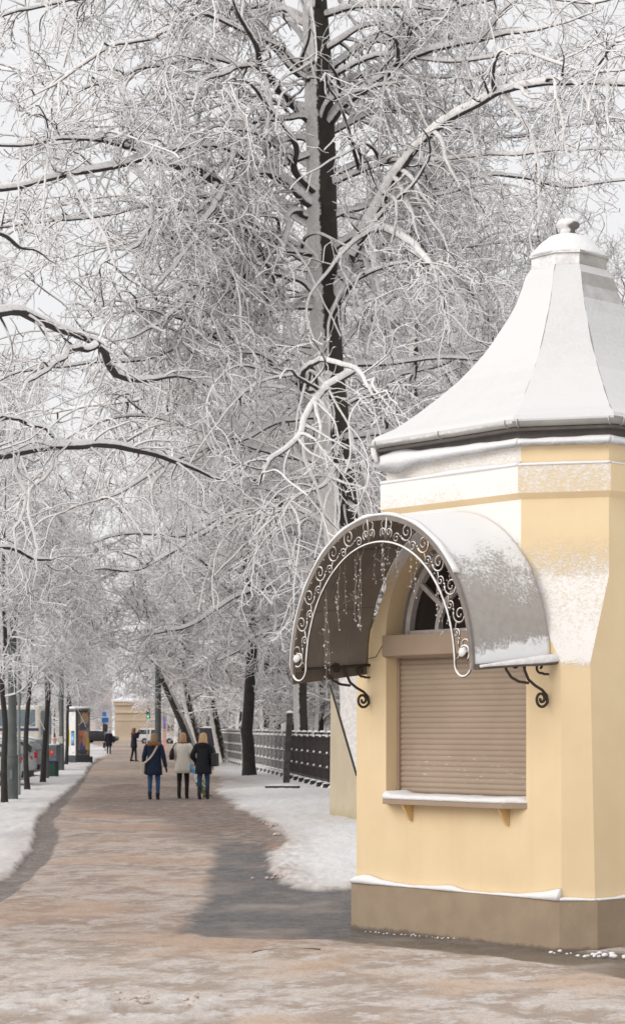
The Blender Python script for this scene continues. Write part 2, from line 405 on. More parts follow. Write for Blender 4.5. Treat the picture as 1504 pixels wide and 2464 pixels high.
q = NT('yellow_plaster_with_blown_snow'); co_ = q.coord()
cov = q.attr('snow'); nz = q.noise(co_, 9, 5, .7); nf = q.noise(q.coord(scale=(1, 1, 1.6)), 34, 5, .70, dist=.6)
base_ = q.mix(q.ramp(q.noise(co_, 1.6, 4), .3, .7), (.715, .555, .343), (.765, .602, .382))
base_ = q.mix(q.ramp(q.noise(q.coord(scale=(6, 6, .5)), 1.2, 4), .5, .75, 0, .16), base_, (.62, .46, .28))
thr = q.math('ADD', q.math('MULTIPLY', nf, .75), q.math('MULTIPLY', nz, .25))
ss = q.math('MULTIPLY', q.ramp(q.math('SUBTRACT', cov, q.ramp(thr, .25, .75)), -.45, .36), q.ramp(cov, -.25, .15))
q.col(q.mix(q.math('MULTIPLY', ss, .92), base_, (.80, .785, .775)), .85, 0, .2)
q.bump(q.math('ADD', q.math('MULTIPLY', ss, q.math('ADD', .8, nf)), q.math('MULTIPLY', q.noise(co_, 120, 2), .12)), .5, .012)
M['wall'] = q.m
q = NT('beige_plinth_paint'); co_ = q.coord()
sep = q.n('SeparateXYZ'); q.t.links.new(co_, sep.inputs[0])
hz = q.math('ADD', sep.outputs[2], q.math('MULTIPLY', q.noise(co_, 7, 4, .7), .09))
b_ = q.mix(q.ramp(q.noise(co_, 5, 4), .3, .7), (.30, .23, .16), (.34, .262, .185))
b_ = q.mix(q.ramp(hz, -.06, -.02, .85, 0), b_, (.13, .10, .08))
b_ = q.mix(q.ramp(q.noise(co_, 30, 4), .66, .74, 0, .5), b_, (.46, .38, .28))
q.col(b_, .75, 0, .3); q.bump(q.noise(co_, 50, 3), .2, .006); M['plinth'] = q.m
M['brown_metal'] = plain('dark_brown_sheet_metal', (.215, .186, .162), .65, var=.12, scale=3)
M['taupe'] = plain('taupe_painted_metal', (.33, .248, .18), .5, var=.05, scale=3)
M['iron'] = plain('black_wrought_iron', (.045, .034, .03), .55, var=.2, scale=20)
M['iron_snow'] = snowy('snow_dusted_wrought_iron', (.11, .09, .075), (-.45, -.45, .5), .25, .6, .3, .65, nscale=9, namp=.75, bump=0)
M['zinc'] = snowy('snow_dusted_zinc', (.30, .285, .265), (-.75, -.3, .35), .45, .75, .45, .7, rough=.5, nscale=7, namp=.45, metal=.0)
M['dark_recess'] = plain('painted_recess_shade', (.10, .088, .08), .8)  # shade below the gutter put into the colour as a dark tone
M['window_frame'] = plain('pale_window_frame_paint', (.50, .46, .43), .6, var=.1, scale=12)
q = NT('dark_window_glass'); q.col((.028, .022, .02), .12, 0, .5); M['glass'] = q.m

def cov_front(x, z):
    c = -.5
    if z > Z2-.3: c = max(-.5, min(1, (z-Z2+.1)/.55)*1.0)
    c *= 1.0 if z < 4.09 else .72
    return c
def wcov(i, p):
    x, y, z = p
    if i == 0: return cov_front(x, z)
    if i in (7,):                                        # corner chamfer
        if z < Z1-.10: return -.4
        if z < Z1+.05: return -.4+1.4*(z-Z1+.10)/.15
        if z < 3.02: return .72+.14*(3.02-z)/.6
        return max(-.4, .78-(z-3.02)*1.75) if z < 3.8 else -.4
    if i == 6: return -.5
    return .1
wall = MB()
OX, OW, OS, OB = -1.385, .95, 2.67, 1.13                 # opening: centre, half width, spring line, bottom
def rlerp(Pa, Pb, za, zb, z):
    t = (z-za)/(zb-za); return [tuple(Vector(a).lerp(Vector(b), t)) for a, b in zip(Pa, Pb)]
def outline(z):
    if z <= Z1: return rlerp(P0, P1, Z0, Z1, z)
    if z <= Z2: return rlerp(P1, P2, Z1, Z2, z)
    return P2
def halfw(z):
    if z < OB or z > OS+OW: return 0
    return OW if z <= OS else OW*math.sqrt(max(0, 1-((z-OS)/OW)**2))
zs = sorted(set(list(np.linspace(Z0, Z3, 90)) + [OB, OB-1e-4, Z1, Z2, OS, OS+OW] + [OS+OW*math.sin(a) for a in np.linspace(0, math.pi/2, 26)]))
for za, zb in zip(zs[:-1], zs[1:]):
    if zb-za < 1e-6: continue
    def xr(z): o = outline(z); return o[1][0], o[0][0]
    zm = (za+zb)/2; op = halfw(zm) > 0
    ha, hb = (halfw(za if za >= OB else OB) if op else 0), (halfw(zb) if op else 0)
    (la, ra), (lb, rb) = xr(za), xr(zb)
    segs = [((la, lb), (OX-ha, OX-hb)), ((OX+ha, OX+hb), (ra, rb))] if op else [((la, lb), (ra, rb))]
    for (a0, b0), (a1, b1) in segs:
        m = max(2, int(max(a1-a0, b1-b0)/.06))
        wall.grid(lambda u, v: ((a0+(a1-a0)*u)*(1-v)+(b0+(b1-b0)*u)*v, 0, za*(1-v)+zb*v), m, 1, at=lambda p: wcov(0, p))
for i in range(1, 8):
    for za, zb in ((Z0, Z1), (Z1, Z2), (Z2, Z3)):
        oa, ob = outline(za+1e-6), outline(zb); j = (i+1) % 8
        fine = i in (6, 7)
        def fn(u, v):
            a = Vector(oa[i]).lerp(Vector(oa[j]), u); b = Vector(ob[i]).lerp(Vector(ob[j]), u); p = a.lerp(b, v)
            return (p.x, p.y, za+(zb-za)*v)
        wall.grid(fn, 14 if fine else 2, 24 if fine else 2, at=lambda p, i=i: wcov(i, p))
# reveal of the opening
RD = .19
cont = [(OX-OW, OB)]+[(OX-OW, z) for z in np.linspace(OB+.2, OS, 6)]+[(OX-OW*math.cos(a), OS+OW*math.sin(a)) for a in np.linspace(0, math.pi, 50)[1:-1]]+[(OX+OW, z) for z in np.linspace(OS, OB, 6)]
wall.add([(x, 0, z) for x, z in cont]+[(x, RD+.06, z) for x, z in cont], [(k, k+len(cont), k+1+len(cont), k+1) for k in range(len(cont)-1)], [-.5]*2*len(cont))
wall.build('wall', M['wall'], kiosk, attr='snow')
MB().prism([(x, y) for x, y in offs(P0, .05)][::-1], -.2, Z0).build('plinth', M['plinth'], kiosk, bevel=.006)
def hpl(i, t, L):
    x = t*L
    return .012+.055*max(0, fbm(np.array(x*1.4+i*5.3), np.array(.5), 3, 4)-.36)*2+(.05*math.exp(-((t-.93)/.07)**2) if i == 0 else 0)+(.03*math.exp(-(t/.15)**2) if i == 0 else 0)
ledge(offs(P0, .0), offs(P0, .05), Z0, hpl, 'l').build('ledge_snow', M['snow'], kiosk, smooth=True, label='thin strip of snow on top of the plinth')
# string course and cornice
band = MB(); po = offs(P2, .05)
for i in range(8):
    j = (i+1) % 8; a, b = Vector(po[i]), Vector(po[j]); a2, b2 = Vector(P2[i]), Vector(P2[j])
    band.grid(lambda u, v: (*a.lerp(b, u), 3.85+.24*v), 30 if i in (0, 7) else 4, 8, at=lambda p, i=i: {0: 1.05-.35*(4.09-p[2])/.24*(1 if p[0] < -1.2 else .6), 7: .42+.5*(p[2]-3.97), 6: -.2}.get(i, 0))
    band.add([(*a, 3.85), (*b, 3.85), (*b2, 3.80), (*a2, 3.80)], [(3, 2, 1, 0)], [-.3]*4)
    band.add([(*a, 4.09), (*b, 4.09), (*b2, 4.092), (*a2, 4.092)], [(0, 1, 2, 3)], [1]*4)
band.build('string_course', M['wall'], kiosk, attr='snow')
def hcor(i, t, L):
    x = t*L; h = .02+.03*fbm(np.array(x*3+i*3.7), np.array(.2), 3, 14)
    if i == 0: h += .035*max(0, (t-.1))*1.2+.06*math.exp(-((t-.86)/.09)**2)
    return float(h)
hb_ = lambda i, t, L: .012+.03*float(fbm(np.array(t*L*2.2+i*3.1), np.array(.9), 3, 34))*(1.5 if i == 0 else .8 if i == 7 else .3)
MB().prism(offs(P2, .055)[::-1], 4.262, 4.30).build('cornice', plain('grey_cornice_metal', (.42, .40, .39), .6, var=.1), kiosk)
ls = ledge(P2, offs(P2, .055), 4.30, hcor, 'l', drop=1.1); ledge(P2, po, 4.092, hb_, 'l', mb=ls)
ls.build('ledge_snow', M['snow'], kiosk, smooth=True, label='snow lying along the cornice and string course')
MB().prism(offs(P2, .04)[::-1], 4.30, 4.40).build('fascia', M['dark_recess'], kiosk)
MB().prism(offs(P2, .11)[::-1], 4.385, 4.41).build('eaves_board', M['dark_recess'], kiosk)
# gutter: half round with brackets
gm = MB(); ge = offs(P2, .105); gi = offs(P2, .155); GR = .046
prof = [(math.cos(a), math.sin(a)) for a in np.linspace(0, -math.pi, 9)]
rg = []
for i in range(9):
    p = Vector(ge[i % 8]); o = (Vector(gi[i % 8])-p)/.05
    ring = [(*(p+o*(c*GR)), 4.462+s*GR) for c, s in prof]+[(*(p+o*(c*GR*.86)), 4.462+s*GR*.86) for c, s in prof[::-1]]
    rg.append(ring)
gm.loft(rg, cap=False); gut = gm.build('gutter', M['zinc'], kiosk, auto=60)
for i in range(8):
    a, b = Vector(ge[i]), Vector(ge[(i+1) % 8]); d = (b-a).normalized(); o = Vector((-d.y, d.x))
    for t in ((.04, .5, .965) if i == 0 else (.03, .96)):
        p = a.lerp(b, t)
        br = MB(); br.tube([(*(p+o*(GR*1.12*math.cos(q))), 4.466+GR*1.12*math.sin(q)) for q in np.linspace(.3, -math.pi-.2, 14)], .009, 6); br.build('gutter_bracket', M['zinc'], gut, smooth=True)
pp = Vector(ge[1]); o = (Vector(gi[1])-pp).normalized()
MB().tube([(*(pp+o*.0), 4.43), (*(pp-o*.01), 4.36), (*(pp-o*.04), 4.30)], .034, 10).build('gutter_outlet', snowy('snow_caked_outlet_pipe', (.35, .33, .32), (-.8, -.4, .3), -.3, .1, .2, .4), gut, smooth=True)
def catmull_(P, k):
    P = np.array(P); t = np.linspace(0, len(P)-1, k); return [tuple(np.interp(x, range(len(P)), P[:, j]) for j in range(3)) for x in t]
# roof
RC = Vector((-1.37, 1.45)); EV = [Vector(p)-RC for p in offs(P2, .125)]
rad = [Vector((math.cos(R(-67.5-45*i)), math.sin(R(-67.5-45*i)))) for i in range(8)]
NK = [.475*.203*e+.475*.345*r for e, r in zip(EV, rad)]
prof = [(1.0, 4.455), (1.002, 4.485), (.985, 4.525), (.955, 4.556), (.90, 4.605), (.84, 4.688), (.782, 4.774), (.69, 4.92), (.60, 5.07), (.53, 5.21), (.474, 5.33), (.425, 5.453), (.382, 5.576), (.34, 5.69), (.301, 5.82), (.272, 5.95), (.249, 6.08), (.222, 6.16)]
def ringat(k):
    w = min(1, max(0, (1-k)/(1-.203))); return [RC+e*k*(1-w)+n*(k/.203)*w for e, n in zip(EV, NK)]
roof = MB(); rr = [(ringat(k), z) for k, z in prof]
for i in range(8):
    j = (i+1) % 8
    for (ra, za), (rb, zb) in zip(rr[:-1], rr[1:]):
        m = 24 if i in (0, 6, 7) else 4
        roof.grid(lambda u, v: (*(ra[i].lerp(ra[j], u)).lerp(rb[i].lerp(rb[j], u), v), za*(1-v)+zb*v), m, 2)
q = NT('roof_snow_over_sheet_metal'); co_ = q.coord(); nrm = q.normal()
nz = q.noise(co_, 6, 5, .65); nf = q.noise(co_, 26, 4, .7, dist=.5)
wn = q.dot(nrm, (-.62, -.62, .0)); up = q.dot(nrm, (0, 0, 1))
ex = q.math('ADD', q.math('MAXIMUM', q.math('MULTIPLY', wn, 1.5), q.math('MULTIPLY', up, 1.35)), q.math('MULTIPLY', q.math('SUBTRACT', nz, .5), .35))
cv = q.ramp(ex, .30, .62)
gr = q.math('SUBTRACT', 1, q.ramp(ex, .7, 1.15))
snwc = q.mix(q.math('MULTIPLY', gr, q.ramp(nf, .3, .7, .25, .75)), (.665, .66, .655), (.56, .55, .545))
q.col(q.mix(cv, (.36, .345, .325), snwc), .9)
q.bump(q.math('MULTIPLY', q.math('ADD', nf, q.math('MULTIPLY', q.noise(co_, 90, 2), .3)), q.math('ADD', gr, .1)), .5, .016)
M['roof'] = q.m
ro = roof.build('roof', M['roof'], kiosk)
sm_ = plain('dark_metal_seam', (.24, .23, .22), .6)
for i in (0, 7, 6):
    pts = [(*(RC+(r[i]-RC)*.997), z) for r, z in rr[3:]]
    pp_ = catmull_(pts, 90); sd_ = fbm(np.array([p[2] for p in pp_])*5+i*9, np.full(90, i*1.0), 3, 8)
    MB().tube(pp_, [.0015+.011*max(0, s-.42) for s in sd_], 5).build('standing_seam', sm_, ro)
cap = MB(); nk = [RC+(n*1.06) for n in NK]; nk2 = [RC+(n*1.12) for n in NK]
cap.loft([[(*p, z) for p in pl] for pl, z in ((nk, 6.135), (nk, 6.265), (nk2, 6.27), (nk2, 6.295), ([RC+n*.8 for n in NK], 6.30))])
cp = cap.build('roof_cap', snowy('snow_dusted_grey_cap', (.40, .385, .355), (-.62, -.70, .25), .35, .7, .25, .55, nscale=12, namp=.3, rough=.6), kiosk)
fin = MB(); fin.lathe([(.0, 6.28), (.375, 6.285), (.365, 6.31), (.325, 6.36), (.26, 6.43), (.185, 6.49), (.10, 6.52), (.0, 6.525)], (RC.x, RC.y, 0), 24)
fin.build('cap_snow', M['snow'], cp, smooth=True)
fn_ = MB(); fn_.lathe([(0, 6.5), (.08, 6.505), (.07, 6.56), (.074, 6.583), (.108, 6.597), (.114, 6.62), (.10, 6.65), (.05, 6.668), (0, 6.672)], (RC.x, RC.y, 0), 20)
fn_.build('finial', snowy('snow_dusted_finial', (.16, .14, .14), (-.8, -.4, .35), -.05, .25, .3, .6, nscale=6, namp=.2), kiosk, smooth=True)
# shutter, box, fanlight, sill
sh = MB(); nsl = 27; h = (2.50-1.14)/nsl
ring = []
for k in range(nsl):
    z = 1.14+k*h
    for f, y in ((0, .004), (.12, .0), (.45, -.010), (.8, -.006), (.97, .003)): ring.append((z+f*h, RD-.03+y))
sh.loft([[(x, y, z) for z, y in ring] for x in (OX-OW+.035, OX+OW-.02)], cap=False, closed=False)
q = NT('taupe_shutter_slats'); co_ = q.coord(); cs = q.coord(scale=(9, 1, 42))
b_ = q.mix(q.ramp(q.noise(co_, 2, 3), .3, .7), (.335, .258, .195), (.37, .288, .218))
sep = q.n('SeparateXYZ'); q.t.links.new(co_, sep.inputs[0])
low = q.math('MULTIPLY', q.ramp(sep.outputs[2], 1.25, 1.36), q.ramp(sep.outputs[2], 1.50, 1.62, 1, 0))
q.col(q.mix(q.math('MULTIPLY', q.ramp(q.noise(cs, 1.0, 3, .7), .62, .68), q.math('MULTIPLY', low, .45)), b_, (.72, .69, .67)), .55)
shut = sh.build('shutter', q.m, kiosk, auto=50)
for x in (OX-OW+.018, OX+OW-.008): MB().box((x, RD-.035, 1.81), (.034, .05, 1.36)).build('guide_rail', M['taupe'], shut)
MB().slab([(OX-OW-.02, -.035, OS-.195), (OX-OW-.02, -.035, OS), (OX-OW-.02, RD, OS), (OX-OW-.02, RD, OS-.195-.0), (OX-OW-.02, .02, OS-.215)], (1, 0, 0), 2*OW+.03).build('shutter_box', M['taupe'], shut, bevel=.008)
wf = MB(); FY = RD-.02; CZ = OS+.0
def arcbar(r0, r1, y0, y1, mb, a0=0, a1=math.pi, n=40):
    mb.loft([[(OX-r*math.cos(a), y, CZ+r*math.sin(a)) for r, y in ((r0, y0), (r1, y0), (r1, y1), (r0, y1))] for a in np.linspace(a0, a1, n)])
arcbar(.80, .86, FY-.01, FY+.05, wf); arcbar(.40, .45, FY-.005, FY+.04, wf)
for a in (R(36), R(72), R(108), R(144)):
    d = Vector((-math.cos(a), 0, math.sin(a))); t = Vector((d.z, 0, -d.x))*.022
    p0, p1 = Vector((OX, FY-.002, CZ))+d*.43, Vector((OX, FY-.002, CZ))+d*.82
    wf.slab([p0-t, p0+t, p1+t, p1-t], (0, 1, 0), .04)
wf.box((OX, FY+.01, CZ+.02), (1.66, .04, .05))
win = wf.build('fanlight_window', M['window_frame'], kiosk)
fo = MB(); arcbar(.86, .945, FY+.03, FY+.09, fo); fo.build('window_frame', plain('grey_outer_window_frame', (.20, .19, .195), .6), win)
gl = MB(); pts = [(OX-.87*math.cos(a), FY+.05, CZ+.87*math.sin(a)) for a in np.linspace(0, math.pi, 40)]
gl.slab(pts, (0, 1, 0), .01); gl.build('pane', M['glass'], win)
sill = MB(); spoly = [(-2.345, .0), (-2.20, -.155), (-.58, -.155), (-.42, 0), (-.42, RD), (-2.345, RD)]
sill.prism(spoly[::-1], 1.095, 1.142); si = sill.build('sill', M['taupe'], kiosk, bevel=.004)
ss_ = MB(); n = 60; rings = []
for k in range(n+1):
    x = -2.34+1.915*k/n; yf = -.155 if -2.2 <= x <= -.58 else (-.155*(x+2.345)/.145 if x < -2.2 else -.155*(-.42-x)/.16)
    h = .035+.03*float(fbm(np.array(x*4), np.array(.3), 3, 2))+(.03*math.exp(-((x+2.2)/.08)**2)); e = min(1, (k+.3)/3, (n-k+.3)/3)
    h *= .35+.65*e
    rings.append([(x, yf-.004, 1.143), (x, yf-.006, 1.143+h*.55), (x, yf+.03, 1.143+h*.95), (x, .08, 1.143+h), (x, RD-.04, 1.143+h*1.1), (x, RD-.04, 1.143)])
ss_.loft(rings); ss_.build('sill_snow', M['snow'], si, smooth=True)
sb_ = MB().box((-1.0, .06, 1.09), (1.2, .1, .012)); sb_.build('sill_gap', M['dark_recess'], si)
for x in (-1.96, -.66):
    MB().slab([(x-.013, -.005, 1.095), (x-.013, -.125, 1.095), (x-.013, -.115, 1.075), (x-.013, -.03, .945), (x-.013, -.005, .94)], (1, 0, 0), .026).build('sill_bracket', plain('yellow_bracket_paint', (.66, .46, .22), .7), si)
# --- awning
AW, AXC, AP = 1.238, -1.366, .87
def awn(a, t, off=0.0):           # a: 0 left foot .. pi right foot, t: 0 at the wall .. 1 at the front rim
    zf = 2.39-.08*t; rise = (3.757-2.39)*(1-t)+(3.65-2.31)*t
    return (AXC-(AW-off)*math.cos(a), -.012-AP*t, zf+(rise-off)*math.sin(a))
am = MB(); na, nt_ = 90, 26
def acov(u):                     # snow on the outer sheet by angle, u = 0 left foot .. 1 right foot
    return u
uu = np.linspace(0, math.pi, na+1)
vs = []; at = []
for off in (0.0, .018):
    for a in uu:
        for k in range(nt_+1):
            t = k/nt_; vs.append(awn(a, t, off))
            deg = math.degrees(a); rgt = 180-deg
            w = float(fbm(np.array(t*2.6+7), np.array(deg*.05), 3, 66))-.5
            lim = 25-10*(1-t)*1.0                        # snow reaches further down near the wall
            c = (rgt-lim)/34+.1+w*1.1 if rgt < 90 else 1.2
            if rgt < 12: c = max(c, .9-rgt/14+(.55 if rgt < 3+7*(1-t) else 0)+w)
            at.append(max(-.6, min(1.3, c)) if off == 0 else -1)
nn = (na+1)*(nt_+1); fs = []; mi_ = []
for i in range(na):
    for k in range(nt_):
        b = i*(nt_+1)+k; fs.append((b, b+nt_+1, b+nt_+2, b+1)); fs.append(tuple(nn+x for x in (b+1, b+nt_+2, b+nt_+1, b)))
for i in range(na):
    for k in (0, nt_):
        b = i*(nt_+1)+k; fs.append((b, b+nn, b+nn+nt_+1, b+nt_+1))
am.add(vs, fs, at)
am.mi = [1 if (n_ % 2 and n_ < 2*na*nt_) else 0 for n_ in range(len(fs))]
q = NT('snow_on_grey_awning_sheet'); co_ = q.coord(); cv = q.attr('snow'); nf = q.noise(co_, 40, 4, .7, dist=.3); nm = q.noise(co_, 12, 4, .65)
th = q.math('ADD', q.math('MULTIPLY', nf, .7), q.math('MULTIPLY', nm, .3))
s = q.ramp(q.math('SUBTRACT', cv, q.ramp(th, .25, .75)), -.3, .35)
b_ = q.mix(q.ramp(nm, .3, .7), (.35, .32, .29), (.40, .37, .34))
q.col(q.mix(s, b_, (.80, .795, .795)), .7); q.bump(q.math('MULTIPLY', s, q.ramp(cv, .6, 1.1, 1, .35)), .5, .014)
aw = am.build('awning', [q.m, M['brown_metal']], kiosk, attr='snow', smooth=True)
rim = MB()
rim.loft([[awn(a, 1.0, -.004), tuple(Vector(awn(a, 1.0, -.004))+Vector((0, -.03, 0))), tuple(Vector(awn(a, 1.0, .038))+Vector((0, -.03, 0))), awn(a, 1.0, .038)] for a in np.linspace(-.02, math.pi+.02, 80)])
rim.build('awning_rim', plain('grey_brown_rim_metal', (.20, .175, .155), .5), aw)
rs = MB(); rings = []
for a in np.linspace(.02, math.pi*.80, 90):
    h = .008+.016*math.sin(a)+.006*math.sin(a*23)*math.sin(a)
    o = [awn(a, 1.0, -.005-d) for d in (0, h)]
    f = Vector((0, -.03, 0)); rings.append([tuple(Vector(o[0])+Vector((0, .04, 0))), tuple(Vector(o[1])+Vector((0, .03, 0))), tuple(Vector(o[1])+f), tuple(Vector(o[0])+f*1.1)])
rs.loft(rings); rs.build('rim_snow', M['snow'], aw, smooth=True)
rib = MB()
for t in (.30, .66): rib.tube([awn(a, t, .02) for a in np.linspace(.02, math.pi-.02, 50)], .007, 5)
for a in (.42, math.pi-.42, .95, math.pi-.95): rib.tube([awn(a, t, .02) for t in (0.02, .98)], .007, 5)
rib.build('awning_rib', M['brown_metal'], aw)
sk_ = plain('brown_skirt_metal', (.14, .115, .095), .5)
for a, sgn in ((0.0, -1), (math.pi, 1)):
    p0, p1 = Vector(awn(a, 1.0)), Vector(awn(a, 0.0)); foot = MB(); foot.slab([p0+Vector((0, 0, -.11)), p0+Vector((0, 0, .02)), p1+Vector((0, 0, .02)), p1+Vector((0, 0, -.08))] if sgn < 0 else [p0+Vector((0, 0, -.03)), p0+Vector((0, 0, .02)), p1+Vector((0, 0, .02)), p1+Vector((0, 0, -.035))], (sgn, 0, 0), .022); foot.build('side_skirt', sk_, aw)
rl = MB(); p0, p1 = Vector(awn(math.pi, .97))+Vector((.035, 0, .0)), Vector(awn(math.pi, -.10))+Vector((.06, 0, .0))
rl.tube([p0.lerp(p1, k/12) for k in range(13)], [.012+.034*min(1, k/9) for k in range(13)], 12)
rl.build('foot_snow', snowy('snow_roll_on_awning_foot', (.12, .10, .09), (-.4, -.5, .7), -.35, -.1, -.1, .2, nscale=8, namp=.2), aw, smooth=True)
# scroll frieze hung inside the front rim
def fz(a, d, y=-.02):             # a along the arch, d inwards from the rim
    p = awn(a, 1.0, d); return (p[0], p[1]+y, p[2])
rod = MB(); INN = .225
def dn(a):                        # gap between rim and inner rod, closing in a U at the feet
    return INN
pts = [fz(a, INN) for a in np.linspace(.10, math.pi-.10, 70)]
def ufoot(sgn):
    x0, x1 = AXC+sgn*AW*.985, AXC+sgn*(AW-INN); y = -.012-AP-.02; zc = 2.31+.03
    return [((x0+x1)/2+(x1-x0)/2*math.cos(q), y, zc+.11*math.sin(q)) for q in np.linspace(0, -math.pi, 14)]
lu, ru = ufoot(-1), ufoot(1)
rod.tube(lu[::-1]+[fz(.06, INN)]+pts+[fz(math.pi-.06, INN)]+ru, .0105, 8)
rod.build('inner_rod', M['iron_snow'], aw, smooth=True)
def spiral(p, u, v, r, turns=1.6, start=0.0, sgn=1, n=26, k=.16):
    out = []
    for i in range(n):
        q_ = i/(n-1); rr_ = r*(1-q_*(1-k)); a = start+sgn*q_*turns*2*math.pi
        out.append(Vector(p)+Vector(u)*(rr_*math.cos(a))+Vector(v)*(rr_*math.sin(a)))
    return out
scr = MB()
nS = 14
for i in range(nS):
    a = .17+(math.pi-.34)*i/(nS-1)
    c = Vector(fz(a, INN*.5)); ta = (Vector(fz(a+.02, INN*.5))-Vector(fz(a-.02, INN*.5))).normalized(); na_ = (Vector(fz(a, 0))-Vector(fz(a, INN))).normalized()
    mir = 1 if a < math.pi/2 else -1
    if abs(i-(nS-1)/2) < .6:
        for s_ in (-1, 1):
            scr.tube(spiral(c-na_*.03+ta*s_*.04, ta*s_, na_, .045, 1.4, -1.2), .0075, 5)
            scr.tube([c-na_*.09, c-na_*.02+ta*s_*.05, c+na_*.05+ta*s_*.07, c+na_*.095+ta*s_*.03], .0075, 5)
        scr.tube([c-na_*.1, c+na_*.1], .012, 6); continue
    rb = .084
    # an S: a large spiral towards the rim and a smaller one sitting on the rod
    c1 = c+na_*.024+ta*mir*-.03; c2 = c-na_*.066+ta*mir*.088
    s1 = spiral(c1, -ta*mir, -na_, rb, 1.55, 2.2, -1); s2 = spiral(c2, ta*mir, na_, .047, 1.4, 2.6, -1, 20)
    scr.tube(s1, [.0098-.003*k/25 for k in range(26)], 5); scr.tube(s2, .0066, 5)
    scr.tube([s1[0], (s1[0]+s2[0])/2+na_*.01, s2[0]], .0075, 5)
    scr.tube([c1-na_*.06-ta*mir*.04, c1-na_*.09-ta*mir*.085, c1-na_*.13-ta*mir*.10], .007, 5)
    scr.tube([c1+na_*.058+ta*mir*.02, c1+na_*.068+ta*mir*.09, c1+na_*.03+ta*mir*.125], .006, 5)
for sgn in (-1, 1):
    p = Vector((AXC+sgn*(AW-INN*.5), -.012-AP-.02, 2.43)); scr.tube(spiral(p, (sgn, 0, 0), (0, 0, 1), .078, 1.25, -1.0, sgn*1), .011, 6)
M['scroll'] = snowy('lightly_dusted_iron', (.15, .118, .092), (-.45, -.45, .5), .45, .8, .55, .9, nscale=9, namp=.8, bump=0)
scr.build('scrollwork', M['scroll'], aw, smooth=True)
for sgn in (-1, 1):
    p = (AXC+sgn*(AW-INN*.5), -.012-AP-.03, 2.43); MB().lathe([(0, -.04), (.03, -.034), (.043, 0), (.03, .034), (0, .04)], p, 12).build('scroll_boss', snowy('snow_capped_boss', (.08, .06, .055), (-.5, -.5, .5), -.1, .2, .1, .4, nscale=6), aw, smooth=True)
# wall brackets
for x, zt in ((AXC-AW+.03, 2.40), (AXC+AW-.03, 2.385)):
    b = MB(); Y = Vector((0, -1, 0)); Z = Vector((0, 0, 1)); o = Vector((x, 0, zt))
    P_ = lambda y, z: o+Y*y+Z*z
    low = spiral(P_(.085, -.335), Y, Z, .075, 1.5, math.radians(200), 1, 24)
    b.tube([P_(.30, -.01), P_(.285, -.09), P_(.24, -.17), P_(.16, -.22), P_(.08, -.255), P_(.025, -.30)]+low, .013, 7)
    b.tube([P_(.52, -.01), P_(.50, -.09), P_(.44, -.155), P_(.35, -.19), P_(.24, -.20)], .0125, 7)
    b.tube(spiral(P_(.40, -.045), Y, Z, .055, 1.3, 0, 1, 20), .010, 6)
    b.tube([P_(.05, -.12)]+spiral(P_(.10, -.06), -Y, Z, .055, 1.0, math.radians(-70), -1, 18), .0115, 6)
    b.tube([P_(.0, -.12), P_(.06, -.12)], .01, 6); b.tube([P_(-.02, .0), P_(.80, -.06)], .013, 6)
    b.build('wall_bracket', M['iron'], aw, smooth=True)
# icicle light strings hanging in the awning (a thing of its own)
ico = empty('icicle_lights', kw(AXC, -.5, 3.4), R(-45), 'icicle string lights with white frosted bulbs hanging under the arched awning', 'string lights')
io = Vector((AXC, -.5, 3.4)); lmat = [plain('clear_light_cable', (.30, .25, .22), .5), plain('frosted_light_bulb', (.58, .57, .56), .4, var=.05)]
for k in range(26):
    wires = MB()
    a = .55+(math.pi-1.15)*k/25+random.uniform(-.03, .03); t = random.choice((.97, .97, .9, .7, .45))
    p = Vector(awn(a, t, .21 if t > .85 else .03))-io; L_ = random.uniform(.25, .62)*(1.25 if a < 1.4 else .75)
    sx, sy = random.gauss(0, .03), random.gauss(0, .02); pts = [p+Vector((sx*math.sin(i*.35)+random.gauss(0, .004), sy*math.sin(i*.4)+random.gauss(0, .004), -L_*i/7)) for i in range(8)]
    wires.tube(pts, .0022, 4, mi=0)
    for i in range(1, 8):
        for _ in range(2 if random.random() < .5 else 1):
            c = pts[i]+Vector((random.gauss(0, .008), random.gauss(0, .008), random.gauss(0, .02))); r = random.uniform(.004, .0085)*(1.6 if random.random() < .12 else 1)
            r *= .85; wires.lathe([(0, -r*1.6), (r, -r*.4), (r*.8, r), (0, r*1.3)], c, 6, mi=1)
    if random.random() < .35:
        j = random.randint(2, 6); wires.tube([pts[j], pts[j]+Vector((random.uniform(-.06, .06), 0, -.05)), pts[j]+Vector((random.uniform(-.12, .12), 0, -.02))], .0022, 4)
    wires.build('light_string', lmat, ico)
cable = MB(); cable.tube([Vector(p)-io for p in (awn(.05, .02, .02), (-2.45, -.03, 2.47), (-2.33, -.03, 2.60))], .004, 5)
cable.build('cable', M['iron'], ico)

